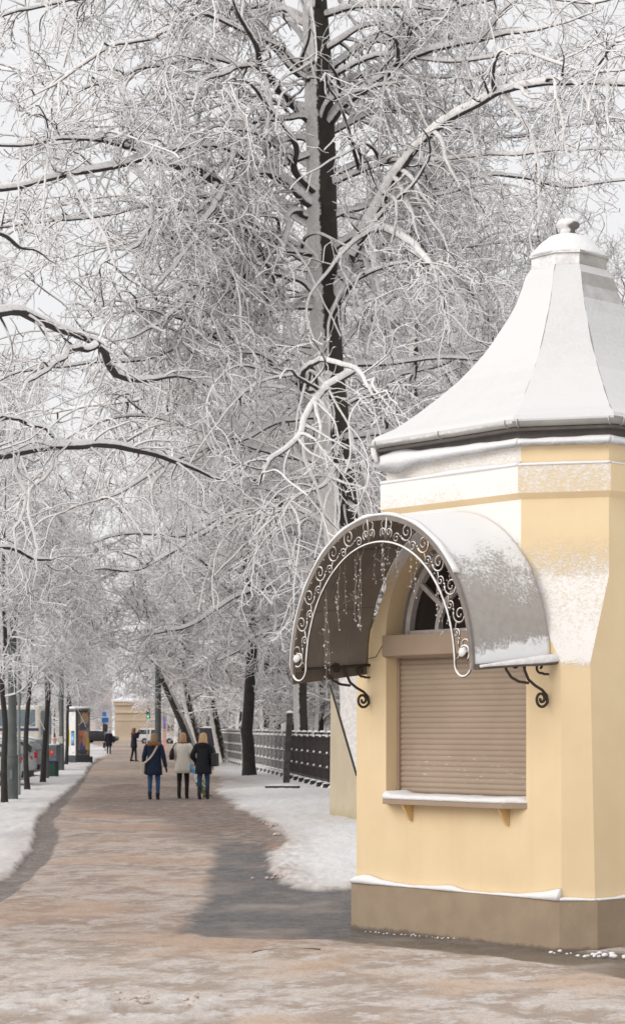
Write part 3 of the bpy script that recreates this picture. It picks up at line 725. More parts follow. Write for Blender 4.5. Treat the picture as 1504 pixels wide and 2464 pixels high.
# ------------------------------------------------------------------ trees
def nrm(v): return v/np.maximum(np.linalg.norm(v, axis=-1, keepdims=True), 1e-9)
def catmull(P, k):
    P = np.array(P, float); Q = np.vstack([2*P[0]-P[1], P, 2*P[-1]-P[-2]]); n = len(P)-1
    t = np.linspace(0, n, k); i = np.minimum(t.astype(int), n-1); f = (t-i)[:, None]
    a, b, c, d = Q[i], Q[i+1], Q[i+2], Q[i+3]
    return .5*(2*b+(c-a)*f+(2*a-5*b+4*c-d)*f**2+(3*b-a-3*c+d)*f**3)
def tubes(groups):
    """groups of (points n,k,3 / radii n,k / sides) -> vertices and quads"""
    V = []; F = []; off = 0
    for P, Rr, S in groups:
        n, k, _ = P.shape
        T = nrm(np.gradient(P, axis=1)); av = np.abs(T.mean(1)); ax = np.argmin(av, 1)
        ref = np.eye(3)[ax][:, None, :].repeat(k, 1)
        N = nrm(ref-(ref*T).sum(-1, keepdims=True)*T); B = np.cross(T, N)
        th = np.arange(S)*2*math.pi/S
        v = P[:, :, None, :]+Rr[:, :, None, None]*(np.cos(th)[None, None, :, None]*N[:, :, None, :]+np.sin(th)[None, None, :, None]*B[:, :, None, :])
        V.append(v.reshape(-1, 3))
        ix = (np.arange(n)[:, None, None]*k+np.arange(k-1)[None, :, None])*S
        j = np.arange(S)[None, None, :]; j2 = (j+1) % S
        F.append(np.stack([ix+j, ix+j2, ix+S+j2, ix+S+j], -1).reshape(-1, 4)+off); off += n*k*S
    return np.concatenate(V), np.concatenate(F)
def grow(P, Rr, spacing, L, k, ang=(35, 75), droop=0.0, wig=.18, r_ratio=.55, rmin=.01, rmax=9, t0=.12, rend=.35, fill=1.0, up=0.0, bias=None, lenfall=.45, g=None):
    g = g or rng
    n, kk, _ = P.shape
    ln = np.linalg.norm(np.diff(P, axis=1), axis=-1).sum(1)
    cnt = g.poisson(np.maximum(ln*(1-t0)/spacing*fill, .05)); par = np.repeat(np.arange(n), cnt); m = len(par)
    t = t0+(1-t0)*g.random(m)**.9; f = t*(kk-1); i = np.minimum(f.astype(int), kk-2); fr = (f-i)[:, None]
    p = P[par, i]*(1-fr)+P[par, i+1]*fr; T = nrm(P[par, i+1]-P[par, i]); r = Rr[par, i]*(1-fr[:, 0])+Rr[par, i+1]*fr[:, 0]
    pr = g.normal(size=(m, 3)); pr[:, 2] *= .75
    if bias is not None: pr += np.array(bias)
    pr = nrm(pr-(pr*T).sum(-1, keepdims=True)*T)
    a = np.radians(g.uniform(*ang, m))[:, None]; d = nrm(np.cos(a)*T+np.sin(a)*pr+np.array([0, 0, up]))
    l = g.uniform(L[0], L[1], m)*(1-lenfall*t); st = (l/(k-1))[:, None]
    out = np.empty((m, k, 3)); out[:, 0] = p
    w = nrm(g.normal(size=(m, 3)))*wig
    for q_ in range(1, k):
        out[:, q_] = out[:, q_-1]+d*st
        w = .55*w+g.normal(size=(m, 3))*wig*.75
        d = nrm(d+w+np.array([0, 0, -droop]))
    r0 = np.clip(r*r_ratio, rmin, rmax); rr_ = r0[:, None]*(1-(1-rend)*np.linspace(0, 1, k)[None])
    return out, np.maximum(rr_, rmin*.7)

def limb3(pts, Y, d0, d1, r0, r1, k=30, wig=.05):
    n = len(pts); P3 = []
    for i, (x, y) in enumerate(pts):
        d = Y+d0+(d1-d0)*(i/(n-1))**1.3; P3.append(W(x, y, d))
    P3 = catmull(P3, k); s = np.linspace(0, 1, k)
    w = np.stack([(fbm(s*7+rng.random()*99, s*0+j, 3, 5)-.5)*wig*4 for j in range(3)], -1)
    P3 += w*np.minimum(1, s*6)[:, None]
    return P3, (r0+(r1-r0)*s**.8)*(np.minimum(1, .22+.78*(1-s)/.22) if 0 < pts[-1][0] < 1504 else 1)*P3[:, 1]/K

def build_tree(name, base, trunk, limbs, levels, label, group=None, sides=(14, 9, 5, 3, 3), mats=('bark', 'twig'), g=None, clear=False, boughs=None):
    """trunk and limbs are lists of (points, radii) in world space"""
    root = empty(name, base, 0, label, 'tree', group); b = np.array(base)
    v, f = tubes([(np.array(P)[None]-b, np.array(r)[None], sides[0] if i == 0 else sides[1]) for i, (P, r) in enumerate(trunk+limbs)])
    nT = sum((len(p)-1)*(sides[0] if i == 0 else sides[1]) for i, (p, r) in enumerate(trunk))
    me = np_mesh('trunk', v, f); me.polygons.foreach_set('material_index', (np.arange(len(f)) >= nT).astype(np.int32))
    link('trunk', me, [M[mats[0]], M['limb']], root)
    P = np.array([catmull(p, 30) for p, r in limbs]); Rr = np.array([np.interp(np.linspace(0, 1, 30), np.linspace(0, 1, len(r)), r) for p, r in limbs])
    gr = []; lv = [(P, Rr)]
    if boughs:
        Pb, Rb = grow(P, Rr, g=g, **boughs); P, Rr = np.concatenate([P, Pb]), np.concatenate([Rr, Rb]); lv = [(P, Rr)]; gr.append((Pb-b, Rb, 7))
    for li, kw_ in enumerate(levels):
        P, Rr = grow(*lv[-1], g=g, **kw_)
        if clear:            # few twigs sprout close to the bare trunk
            tz = np.interp(P[:, :, 2], trunk[0][0][:, 2], np.arange(len(trunk[0][0]))).astype(int); dx = P[:, :, :2]-trunk[0][0][tz][:, :, :2]
            bad = ((np.abs(dx[:, :, 0]) < .40) & (dx[:, :, 1] < .2) & (P[:, :, 2] > 5)).any(1) & ((g or rng).random(len(P)) < .50); P, Rr = P[~bad], Rr[~bad]
        lv.append((P, Rr)); gr.append((P-b, Rr, sides[min(2+li, 4)]))
    v, f = tubes(gr); nb = sum(len(x[0])*(x[0].shape[1]-1)*x[2] for x in gr[:2 if boughs else 0]); me = np_mesh('crown', v, f); me.polygons.foreach_set('material_index', (np.arange(len(f)) < nb).astype(np.int32)); link('crown', me, [M[mats[1]], M['limb']], root); print(name, 'pieces', [len(x[0]) for x in gr], 'faces', len(f))
    return root, sum(len(x[0]) for x in gr)

def trunk_line(pts, Y, dY=0, k=40, rough=.03):
    P3 = catmull([W(x, y, Y+dY*i/(len(pts)-1)) for i, (x, y, r) in enumerate(pts)], k)
    r = np.interp(np.linspace(0, 1, k), np.linspace(0, 1, len(pts)), [p[2] for p in pts])*Y/K
    return P3, r*(1+rough*(fbm(np.linspace(0, 12, k), np.zeros(k), 3, 8)-.5)*2)

# the big tree behind the kiosk
Y0 = 44.0
tp = [(890, 1962, 78), (884, 1850, 66), (872, 1650, 56), (846, 1450, 48), (820, 1250, 45), (806, 1100, 43), (799, 1000, 41), (789, 880, 38), (781, 720, 37), (775, 560, 37), (773, 390, 36), (768, 250, 35), (763, 120, 33), (757, 0, 29), (752, -150, 23), (748, -350, 14), (745, -520, 6)]
T0 = [trunk_line(tp, Y0, 0, 60)]
LB = [  # pixel outline, depth at the two ends, radius in pixels at the two ends
 ([(803, 730), (827, 665), (845, 610), (858, 585), (882, 558), (922, 546), (962, 560), (1002, 592), (1032, 635), (1062, 710), (1085, 800)], 0, -5, 17, 5),
 ([(845, 612), (880, 540), (917, 465), (952, 410), (992, 350), (1052, 300), (1112, 265), (1177, 230), (1227, 215), (1302, 203), (1402, 200), (1504, 202), (1640, 215)], -1, -6, 15, 8),
 ([(780, 305), (800, 280), (827, 245), (882, 200), (942, 165), (1002, 135), (1072, 115), (1152, 95), (1227, 80), (1330, 55), (1440, 20)], 0, -4, 14, 6),
 ([(778, 180), (797, 160), (832, 130), (882, 106), (950, 92), (990, 82), (1072, 86), (1150, 80), (1260, 60)], 0, 3, 10, 5),
 ([(800, 520), (850, 500), (930, 478), (1032, 452), (1082, 435), (1202, 420), (1277, 430), (1377, 445), (1504, 425)], 0, 5, 9, 4),
 ([(830, 640), (960, 560), (1032, 592), (1072, 625), (1122, 690), (1168, 770), (1200, 850)], 2, 6, 9, 6),
 ([(772, 500), (740, 482), (700, 445), (645, 415), (600, 420), (540, 446), (500, 425), (460, 402), (415, 402), (350, 382), (300, 390), (230, 405), (150, 425), (40, 455), (-30, 462), (-120, 480)], 0, -8, 15, 8),
 ([(537, 448), (520, 490), (500, 520), (450, 595), (390, 665), (358, 705)], -3, -4, 9, 4),
 ([(525, 440), (480, 505), (435, 567)], -3, -3, 6, 4),
 ([(460, 408), (440, 425), (415, 445), (372, 500), (350, 560), (310, 606), (270, 632)], -4, -5, 8, 4),
 ([(764, 190), (745, 175), (710, 155), (685, 120), (650, 95), (600, 77), (575, 45), (560, 0), (550, -60)], 0, -3, 10, 5),
 ([(770, 310), (720, 270), (690, 243), (665, 215), (640, 175), (620, 160), (608, 110), (570, 35), (540, -50)], 0, -4, 10, 6),
 ([(625, 163), (590, 160), (540, 172), (500, 186), (480, 215), (455, 262)], -2, -4, 7, 5),
 ([(775, 300), (720, 282), (640, 284), (600, 293), (578, 325), (552, 390), (540, 440)], 0, -3, 8, 5),
 ([(600, 78), (540, 52), (485, 42), (435, 60), (350, 90), (280, 105), (200, 155), (120, 210), (30, 260)], -2, -6, 7, 4),
 ([(590, 162), (520, 140), (450, 142), (340, 160), (270, 190), (190, 215), (175, 280), (155, 345)], -2, -5, 7, 4),
 ([(775, 520), (735, 515), (715, 500), (690, 530), (688, 560), (670, 610), (640, 690)], 0, -2, 10, 5),
 ([(790, 900), (770, 925), (733, 935), (733, 900), (754, 872), (796, 867), (848, 890), (881, 927), (930, 1000)], -1, -9, 9, 5),
 ([(848, 890), (801, 916), (769, 948), (754, 976), (737, 1021), (718, 1043), (681, 1080), (639, 1112), (632, 1150), (600, 1172)], -5, -9, 10, 5),
 ([(800, 990), (850, 960), (900, 930), (960, 905), (1050, 880), (1130, 850), (1200, 855)], 0, 4, 9, 4),
 ([(790, 860), (860, 790), (940, 720), (1010, 640), (1090, 560), (1180, 520)], 1, 6, 8, 4),
 ([(785, 760), (740, 690), (660, 660), (570, 690), (480, 760), (420, 840)], 0, -4, 9, 4),
 ([(778, 620), (700, 600), (600, 610), (520, 660), (430, 740), (330, 800), (250, 820)], 0, -6, 10, 4),
 ([(757, -10), (700, -90), (600, -160), (450, -220)], 0, -4, 9, 5), ([(757, 0), (850, -60), (1000, -80), (1200, -60)], 0, -3, 9, 5),
 ([(765, 140), (700, 60), (600, -20), (480, -60), (330, -40), (200, 10)], 1, 3, 8, 4),
 ([(770, 260), (860, 180), (980, 190), (1120, 180), (1260, 170), (1420, 110)], 1, 4, 8, 4),
 ([(776, 420), (640, 330), (500, 300), (380, 310), (240, 300), (80, 330)], 1, 5, 8, 4),
 ([(778, 560), (660, 500), (540, 540), (400, 560), (240, 600), (90, 640)], 1, 5, 8, 3),
 ([(784, 700), (870, 640), (1000, 610), (1180, 590), (1340, 560), (1480, 500)], 2, 7, 8, 3),
 ([(800, 1010), (760, 960), (690, 930), (600, 940), (500, 1000), (400, 1040)], 0, 3, 8, 3),
 ([(806, 1090), (870, 1020), (940, 1000), (1000, 960), (1080, 930)], 0, 4, 8, 3),
 ([(835, 1330), (870, 1260), (900, 1215), (960, 1180)], 0, 2, 14, 8),
]
LB += [([(765, 60), (650, 10), (520, 20), (380, -20), (200, 0), (40, 30), (-60, 60)], 1, -5, 9, 4), ([(770, 260), (640, 240), (480, 230), (320, 250), (150, 200), (0, 170), (-90, 180)], 1, 6, 9, 3),
 ([(760, 40), (900, 10), (1060, 20), (1230, -10), (1400, 10), (1560, -20)], 0, -5, 9, 4), ([(772, 330), (900, 270), (1040, 290), (1200, 330), (1360, 300), (1540, 290)], 1, 6, 9, 3),
 ([(775, 450), (900, 400), (1050, 380), (1220, 370), (1380, 350), (1560, 370)], 0, -5, 9, 3), ([(768, 200), (900, 130), (1080, 150), (1260, 130), (1420, 170), (1560, 150)], 0, -7, 8, 3),
 ([(780, 620), (680, 570), (540, 520), (380, 500), (200, 520), (20, 540), (-90, 560)], 0, -7, 9, 3), ([(775, 540), (620, 460), (460, 470), (300, 470), (120, 500), (-60, 560)], 1, 7, 9, 3),
 ([(782, 740), (660, 740), (520, 800), (360, 860), (200, 880), (40, 900), (-80, 940)], 0, -8, 9, 3), ([(790, 860), (660, 830), (500, 890), (340, 960), (180, 980), (20, 1020)], 1, 6, 9, 3),
 ([(770, 360), (640, 400), (520, 350), (360, 360), (200, 330), (40, 350), (-80, 330)], 0, -9, 9, 4), ([(752, -60), (640, -120), (440, -100), (240, -80), (60, -60)], 0, -4, 8, 3), ([(750, -100), (900, -150), (1150, -120), (1400, -80)], 0, 3, 8, 3),
 ([(800, 1000), (690, 1010), (560, 1060), (420, 1110), (280, 1190), (140, 1230)], 0, -5, 9, 3)]
LM = [limb3(p, Y0, a, b, r0*1.12, r1*1.12) for p, a, b, r0, r1 in LB]
# limbs towards and away from the viewer fill the depth of the crown
g0 = np.random.default_rng(12)
for j in range(26):
    z = 5.5+13.5*(j/25); i = np.argmin(np.abs(T0[0][0][:, 2]-z)); p = T0[0][0][i]; az = j*2.4+g0.uniform(-.3, .3); L_ = g0.uniform(4, 7.5)*(1.05-.02*j)
    d = np.array([math.cos(az), math.sin(az), g0.uniform(.25, .7)]); pts = [p]
    for q_ in range(5): pts.append(pts[-1]+nrm(d+g0.normal(size=3)*.2)*L_/5); d = d+np.array([0, 0, -.17])
    LM.append((catmull(pts, 30), np.linspace(.10, .012, 30)))
BG = dict(spacing=.80, L=(1.6, 4.6), k=30, ang=(35, 70), droop=.05, wig=.075, r_ratio=.62, rmin=.026, rmax=.062, rend=.3)
LV = [dict(spacing=.60, L=(.8, 2.4), k=10, ang=(30, 70), droop=.08, wig=.17, r_ratio=.55, rmin=.018, rmax=.034),
      dict(spacing=.25, L=(.35, 1.3), k=7, ang=(30, 70), droop=.05, wig=.24, r_ratio=.65, rmin=.0135, rmax=.023),
      dict(spacing=.19, L=(.12, .45), k=5, ang=(30, 80), droop=.0, wig=.3, r_ratio=.8, rmin=.0105, rmax=.015)]
rt, nb = build_tree('lime_tree', (*W(890, 1962, Y0)[:2], 0), T0, LM, LV, 'huge old tree with a dark snow streaked trunk rising behind the kiosk', clear=True, boughs=BG)
# a second old tree just behind the fence, forking low
Y1 = 70.0
T1 = [trunk_line([(728, 1884, 22), (726, 1790, 17), (722, 1650, 16), (732, 1500, 18), (744, 1385, 20)], Y1, 0, 30),
      trunk_line([(744, 1390, 17), (735, 1330, 17), (712, 1285, 16), (690, 1250, 15), (650, 1185, 14), (575, 1130, 13), (490, 1040, 12), (415, 960, 10), (392, 890, 7), (380, 800, 4)], Y1, -4, 34),
      trunk_line([(746, 1385, 18), (728, 1300, 17), (714, 1235, 16), (700, 1140, 15), (680, 1050, 14), (668, 985, 13), (660, 900, 12), (655, 800, 11), (650, 685, 10), (640, 560, 8), (622, 430, 5), (610, 330, 3)], Y1, 3, 34),
      trunk_line([(748, 1400, 15), (775, 1320, 14), (800, 1240, 12), (850, 1120, 10), (900, 1000, 8), (960, 860, 5)], Y1, 6, 30)]
LB1 = [
 ([(662, 880), (700, 850), (650, 847), (550, 848), (505, 860), (480, 900), (460, 960)], 1, -5, 9, 5),
 ([(475, 918), (430, 960), (380, 1020), (300, 1060), (200, 1130)], -4, -12, 7, 4),
 ([(680, 1240), (620, 1220), (560, 1230), (480, 1290), (400, 1330), (330, 1370), (230, 1370), (130, 1420)], -1, -10, 9, 4),
 ([(640, 1180), (560, 1220), (500, 1260), (420, 1290), (320, 1280), (220, 1300), (110, 1340)], 0, -8, 8, 4),
 ([(672, 1010), (600, 990), (520, 1050), (420, 1120), (330, 1160), (230, 1190)], 2, 0, 8, 4),
 ([(655, 780), (590, 740), (500, 770), (420, 830), (330, 900), (230, 950)], 2, -2, 8, 4),
 ([(650, 700), (720, 640), (800, 600), (900, 610)], 3, 6, 7, 3), ([(640, 570), (560, 540), (470, 580), (380, 650)], 3, 0, 7, 3),
 ([(700, 1150), (740, 1080), (780, 1040), (840, 1010)], 2, 4, 8, 4), ([(745, 1420), (690, 1400), (620, 1410), (540, 1450), (460, 1500), (380, 1520), (300, 1545)], 0, -6, 9, 5),
 ([(748, 1440), (810, 1400), (870, 1330), (930, 1280)], 1, 5, 9, 5), ([(735, 1500), (680, 1500), (610, 1530), (560, 1570), (500, 1600)], 0, -4, 7, 4),
 ([(850, 1110), (900, 1080), (960, 1060), (1060, 1000)], 6, 9, 7, 4), ([(880, 1040), (850, 950), (880, 850), (940, 760), (1010, 700)], 6, 9, 7, 4)]
LM1 = [limb3(p, Y1, a, b, r0, r1) for p, a, b, r0, r1 in LB1]+[(catmull(p, 30), np.interp(np.linspace(0, 1, 30), np.linspace(0, 1, len(r)), r)) for p, r in T1[1:]]
BG1 = dict(spacing=1.1, L=(2, 5), k=30, ang=(35, 70), droop=.03, wig=.07, r_ratio=.62, rmin=.036, rmax=.08, rend=.3)
LV1 = [dict(spacing=.66, L=(1.0, 3.0), k=9, ang=(35, 75), droop=.06, wig=.17, r_ratio=.55, rmin=.026, rmax=.045),
       dict(spacing=.20, L=(.5, 1.5), k=6, ang=(30, 70), droop=.05, wig=.22, r_ratio=.65, rmin=.018, rmax=.03),
       dict(spacing=.13, L=(.18, .55), k=4, ang=(30, 75), droop=.0, wig=.25, r_ratio=.8, rmin=.013, rmax=.02)]
build_tree('park_tree', (*W(728, 1884, Y1)[:2], 0), T1, LM1, LV1, 'tall tree with an ivy grown base that forks into leaning limbs behind the iron fence', boughs=BG1)

# a tree standing just outside the left edge, closer to the viewer: only its heavy boughs come into view
Y2 = 31.0
T2 = [trunk_line([(-215, 2135, 62), (-218, 1900, 50), (-212, 1600, 46), (-225, 1300, 42), (-215, 1050, 38), (-200, 800, 30), (-205, 500, 20), (-190, 250, 8)], Y2, 0, 40)]
LB2 = [([(-215, 1150), (-150, 1115), (-90, 1103), (0, 1091), (75, 1075), (175, 1061), (225, 1065), (300, 1075), (365, 1087), (450, 1116), (525, 1147), (590, 1170)], 0, 9, 20, 6),
 ([(150, 1060), (100, 1030), (50, 1010), (10, 996), (-60, 985)], 3, 1, 7, 6), ([(-205, 850), (-130, 790), (-60, 765), (0, 757), (50, 750), (100, 771), (150, 797), (225, 825), (255, 850), (285, 905), (350, 906), (410, 903), (475, 918), (540, 960)], 0, 10, 19, 6),
 ([(232, 828), (200, 836), (160, 846), (120, 872), (80, 915), (50, 960)], 4, 2, 11, 5), ([(-216, 1300), (-140, 1290), (-60, 1320), (20, 1310), (100, 1350), (180, 1330)], 0, 4, 12, 4),
 ([(45, 1082), (48, 1130), (60, 1190), (52, 1250), (40, 1300), (52, 1375)], 2, 2, 5, 3), ([(170, 1062), (140, 1100), (95, 1150), (70, 1200), (85, 1290), (92, 1340), (75, 1420)], 3, 2, 4, 3), ([(-205, 700), (-120, 600), (-30, 560), (60, 590), (150, 640)], 0, 5, 12, 3)]
LM2 = [limb3(p, Y2, a, b, r0, r1) for p, a, b, r0, r1 in LB2]
LV2 = [dict(spacing=.50, L=(.5, 1.9), k=10, ang=(30, 70), droop=.07, wig=.17, r_ratio=.5, rmin=.015, rmax=.03),
       dict(spacing=.22, L=(.25, .9), k=7, ang=(30, 70), droop=.05, wig=.24, r_ratio=.65, rmin=.010, rmax=.018), dict(spacing=.17, L=(.10, .32), k=5, ang=(30, 80), droop=.0, wig=.3, r_ratio=.8, rmin=.0075, rmax=.011)]
build_tree('roadside_tree', (*W(-215, 2135, Y2)[:2], -.05), T2, LM2, LV2, 'near tree whose heavy snow topped boughs cross the path at mid height')

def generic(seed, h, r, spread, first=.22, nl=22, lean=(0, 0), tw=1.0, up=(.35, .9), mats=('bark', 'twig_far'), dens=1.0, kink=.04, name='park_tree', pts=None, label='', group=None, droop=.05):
    g = np.random.default_rng(seed); s = np.linspace(0, 1, 9)
    if pts is None:
        T = np.stack([lean[0]*s*h+np.cumsum(g.normal(size=9))*kink*h*.12, lean[1]*s*h+np.cumsum(g.normal(size=9))*kink*h*.12, s*h], -1)
        T[0, :2] = 0
    else: T = np.array(pts, float)
    T = catmull(T, 160); al_ = np.r_[0, np.cumsum(np.linalg.norm(np.diff(T, axis=0), axis=1))]; T = np.stack([np.interp(np.linspace(0, al_[-1], 40), al_, T[:, j]) for j in range(3)], -1); tr_ = r*np.interp(np.linspace(0, 1, 40), [0, .03, .12, .35, .7, 1], [1.35, 1.1, 1, .8, .45, .1])
    limbs = []
    for j in range(nl):
        t = first+(.97-first)*(j+g.random()*.6)/nl; i = int(t*39); az = j*2.4+g.uniform(-.4, .4)
        L_ = spread*g.uniform(.6, 1.1)*(1-.62*max(0, (t-.35)/.65)); d = np.array([math.cos(az), math.sin(az), g.uniform(*up)]); p = [T[i]]
        for q_ in range(6): p.append(p[-1]+nrm(d+g.normal(size=3)*.2)*L_/6); d = d+np.array([0, 0, -droop*1.6])
        r0 = min(tr_[i]*.55, r*.42); limbs.append((catmull(p, 30), np.linspace(r0, r0*.3, 30)))
    lv = [dict(spacing=.5/dens, L=(spread*.22, spread*.6), k=8, ang=(30, 70), droop=droop, wig=.16, r_ratio=.5, rmin=.024*tw, rmax=.06),
          dict(spacing=.27/dens, L=(.4, 1.3), k=5, ang=(30, 70), droop=droop*.8, wig=.22, r_ratio=.65, rmin=.017*tw, rmax=.03*tw),
          dict(spacing=.2/dens, L=(.2, .6), k=4, ang=(30, 75), droop=0, wig=.25, r_ratio=.8, rmin=.0125*tw, rmax=.02*tw)]
    return build_tree(name, (0, 0, 0), [(T, tr_)], limbs, lv, label, group, sides=(12, 7, 4, 3, 3), mats=mats, g=g)
def at(o, px, Y, rz=0, s=1.0, z=0):
    o.location = ((px-CX)/K*Y, Y, z); o.rotation_euler = (0, 0, rz); o.scale = (s, s, s); return o
def relpts(pts, Y):
    b = W(pts[0][0], pts[0][1], Y); return [tuple(np.array(W(x, y, Y))-np.array(b)) for x, y in pts]
# individual trees along the right of the path
t_, _ = generic(31, 16, .225, 5.6, .30, 30, dens=1.25, mats=('bark_dark', 'twig_far'), label='straight dark trunked tree with a knob standing in front of the fence', name='lime_tree',
                pts=[(0, 0, 0), (-.02, 0, .5), (-.05, 0, 1.3), (-.12, 0, 1.75), (-.05, 0, 2.2), (.02, 0, 3.5), (.1, .1, 5.5), (-.1, 0, 8), (.1, 0, 12), (0, 0, 16)])
at(t_, 600, 73)
kn = MB(); kn.ell([(-.20, -.05, 1.55, .02, .02), (-.20, -.05, 1.62, .10, .10), (-.20, -.05, 1.75, .13, .12), (-.19, -.05, 1.9, .10, .1), (-.18, -.04, 2.0, .02, .02)], 10)
kn.build('burl', M['bark_dark'], t_, smooth=True)
t_, _ = generic(32, 13, .24, 5.2, .42, 26, dens=1.25, label='dark trunked tree leaning over the path above the woman in cream', name='lime_tree', mats=('bark_dark', 'twig_far'), pts=relpts([(478, 1843), (462, 1800), (442, 1745), (418, 1690), (396, 1640), (370, 1570), (355, 1480), (350, 1380)], 94))
at(t_, 478, 94)
t_, _ = generic(33, 13, .26, 5.2, .35, 26, dens=1.25, label='snow whitened trunk close behind the dark leaning tree', name='lime_tree', pts=relpts([(490, 1842), (478, 1800), (462, 1745), (448, 1690), (440, 1620), (445, 1500), (450, 1380)], 97))
at(t_, 492, 97)
t_, _ = generic(34, 14, .24, 5.2, .35, 26, dens=1.25, label='green tinged leaning trunk between the dark van and the pale fence', name='lime_tree', pts=relpts([(540, 1838), (530, 1800), (520, 1750), (511, 1700), (503, 1650), (500, 1560), (510, 1450), (500, 1330)], 100))
at(t_, 540, 100)
# street trees on the left: slender stems with upright, snow laden branches
ST = [(12, 46, .075, 7.6), (67, 56, .075, 8.4), (104, 63.6, .085, 9.0), (150, 86, .085, 9), (160, 95, .1, 9.4), (178, 118, .1, 10), (196, 150, .1, 10.5)]
sl_ = ['slender young tree with a blackish stem just before the thick grey pole', 'slender young tree standing between the thick grey pole and the silver hatchback', 'young tree with a slanting stem in front of the silver hatchback tail light', 'thin dark tree between the notice plate pole and the advertising column',
       'thin tree directly behind the advertising column', 'more distant thin street tree whose branches show above the advertising column', 'farthest thin street tree before the crossing']
proto = {}
for i, ((px, Y, r, h), lb) in enumerate(zip(ST, sl_)):
    if i < 3:
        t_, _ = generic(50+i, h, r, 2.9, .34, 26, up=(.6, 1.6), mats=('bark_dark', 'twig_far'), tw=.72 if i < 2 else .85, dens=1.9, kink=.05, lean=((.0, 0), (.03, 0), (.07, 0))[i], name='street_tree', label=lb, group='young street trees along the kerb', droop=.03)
        proto[i] = t_
    else:
        t_ = copy_tree(proto[i % 3]); t_['label'] = lb
    at(t_, px, Y, i*1.9 if i >= 3 else 0, 1.0+.05*(i >= 3)*(i-2))
# park and avenue trees further off
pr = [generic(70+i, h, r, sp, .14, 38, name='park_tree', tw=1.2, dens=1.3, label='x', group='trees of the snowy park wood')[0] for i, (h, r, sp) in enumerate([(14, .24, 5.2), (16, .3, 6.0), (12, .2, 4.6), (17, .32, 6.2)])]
# tall crowns rising behind the old tree, and one leaning in from outside the left edge
tall = generic(90, 23, .34, 7.0, .2, 46, name='tall_tree', tw=1.15, dens=1.25, label='x', group='tall trees towering behind the kiosk')[0]
lab_tall = 'tall bare snowy tree towering behind the kiosk roof and the old tree'
for j, (px, Y, s) in enumerate([(980, 70, 1), (1180, 82, 1.0), (1400, 78, .85), (660, 96, 1.05), (860, 88, 1.1), (1560, 74, .9), (1080, 104, 1.15), (430, 128, .95)]):
    o = tall if j == 0 else copy_tree(tall)
    o['label'] = lab_tall; at(o, px, Y, j*1.7, s)
t_, _ = generic(95, 15.5, .3, 8.2, .25, 34, name='roadside_tree', tw=.95, dens=1.35, label='broad roadside tree whose snowy branches reach over the parked cars'); at(t_, -260, 62)
lab_wood = 'snow covered bare tree in the tangled park wood behind the iron fence'
lab_av = 'snow covered bare tree closing the far end of the avenue'
spots = []
gt = np.random.default_rng(3)
for j, (px, Y) in enumerate([(640, 84), (690, 92), (770, 82), (830, 96), (900, 78), (980, 92), (1060, 80), (1150, 96), (1240, 84), (1330, 100), (1430, 88), (1540, 104), (580, 112), (650, 120), (720, 112), (800, 126), (880, 116), (1000, 128), (1110, 120), (1230, 132), (1360, 124), (1480, 140),
                             (560, 145), (620, 150), (690, 158), (760, 150), (850, 165), (950, 160), (1080, 170)]): spots.append((px, Y, lab_wood, 'trees of the snowy park wood', .8 if px > 1100 else 1))
for px, Y in [(500, 122), (470, 138), (520, 150), (480, 180), (540, 175), (250, 296), (380, 305), (180, 300), (110, 305), (40, 300), (-40, 310), (430, 300), (520, 305), (90, 180), (40, 150), (-30, 130), (20, 210), (130, 230), (70, 250), (-40, 230), (200, 190)]:
    spots.append((px, Y, lab_av, 'trees closing the avenue', .9))
for j, (px, Y, lb, gr_, s) in enumerate(spots):
    o = pr[j] if j < 4 else copy_tree(pr[j % 4])
    o['label'] = lb; o['group'] = gr_
    at(o, px, Y, gt.uniform(0, 6.28), s*gt.uniform(.85, 1.12))
# ------------------------------------------------------------------ iron fence on the right
FD = Vector((-.2374, 1, 0)).normalized()
fx = lambda y: 6.65-.2374*y
fence = empty('iron_fence', (fx(50), 50, 0), math.atan2(FD.y, FD.x), 'long dark iron bar fence with snow knobs along its rails', 'fence')
M['fence'] = plain('dark_brown_fence_paint', (.040, .030, .029), .6, var=.3, scale=3)
M['fence_snow'] = snowy('snow_blown_fence_paint', (.075, .064, .062), (-.8, -.6, .2), .46, .85, .3, .6, nscale=4, namp=.5, bump=0)
M['stone'] = plain('dark_foundation_stone', (.055, .046, .044), .8, var=.3)
def sect():
    p = MB()
    for k in range(13): p.box((.07+.139*k, 0, .93), (.028, .045, 1.38))
    for z, h in ((.28, .05), (.62, .03), (1.03, .03), (1.55, .045)): p.box((.9, 0, z), (1.8, .05, h))
    s = MB()
    s.loft([[(x, y, z) for y, z in ((-.03, 1.57), (-.035, 1.60+h), (.03, 1.60+h), (.03, 1.57))] for x, h in [(.1, -.02), (.2, .01), (.8, .0), (1.5, .012), (1.72, -.02)]])
    s.loft([[(x, y, z) for y, z in ((.12, .0), (.10, .05), (.02, .14+h), (-.1, .14+h), (-.12, .0))] for x, h in [(.05, -.05), (.25, 0), (.9, .02), (1.6, .0), (1.72, -.06)]])
    c = MB(); c.box((0, 0, .86), (.075, .085, 1.55)); c.box((0, 0, 1.66), (.10, .11, .05)); c.box((0, .05, .09), (.36, .26, .20), taper=.9)
    k = MB()
    for z, r in ((.66, .055), (1.07, .065), (1.55, .06)): k.lathe([(0, -.02), (r, -.012), (r*1.05, .012), (r*.6, .04), (0, .045)], (0, .06, z), 8)
    k.lathe([(0, 0), (.085, 0), (.09, .03), (.06, .07), (0, .08)], (0, 0, 1.685), 9)
    k.lathe([(0, 0), (.17, 0), (.16, .03), (.10, .06), (0, .065)], (0, .06, .19), 9)
    return p, s, c, k
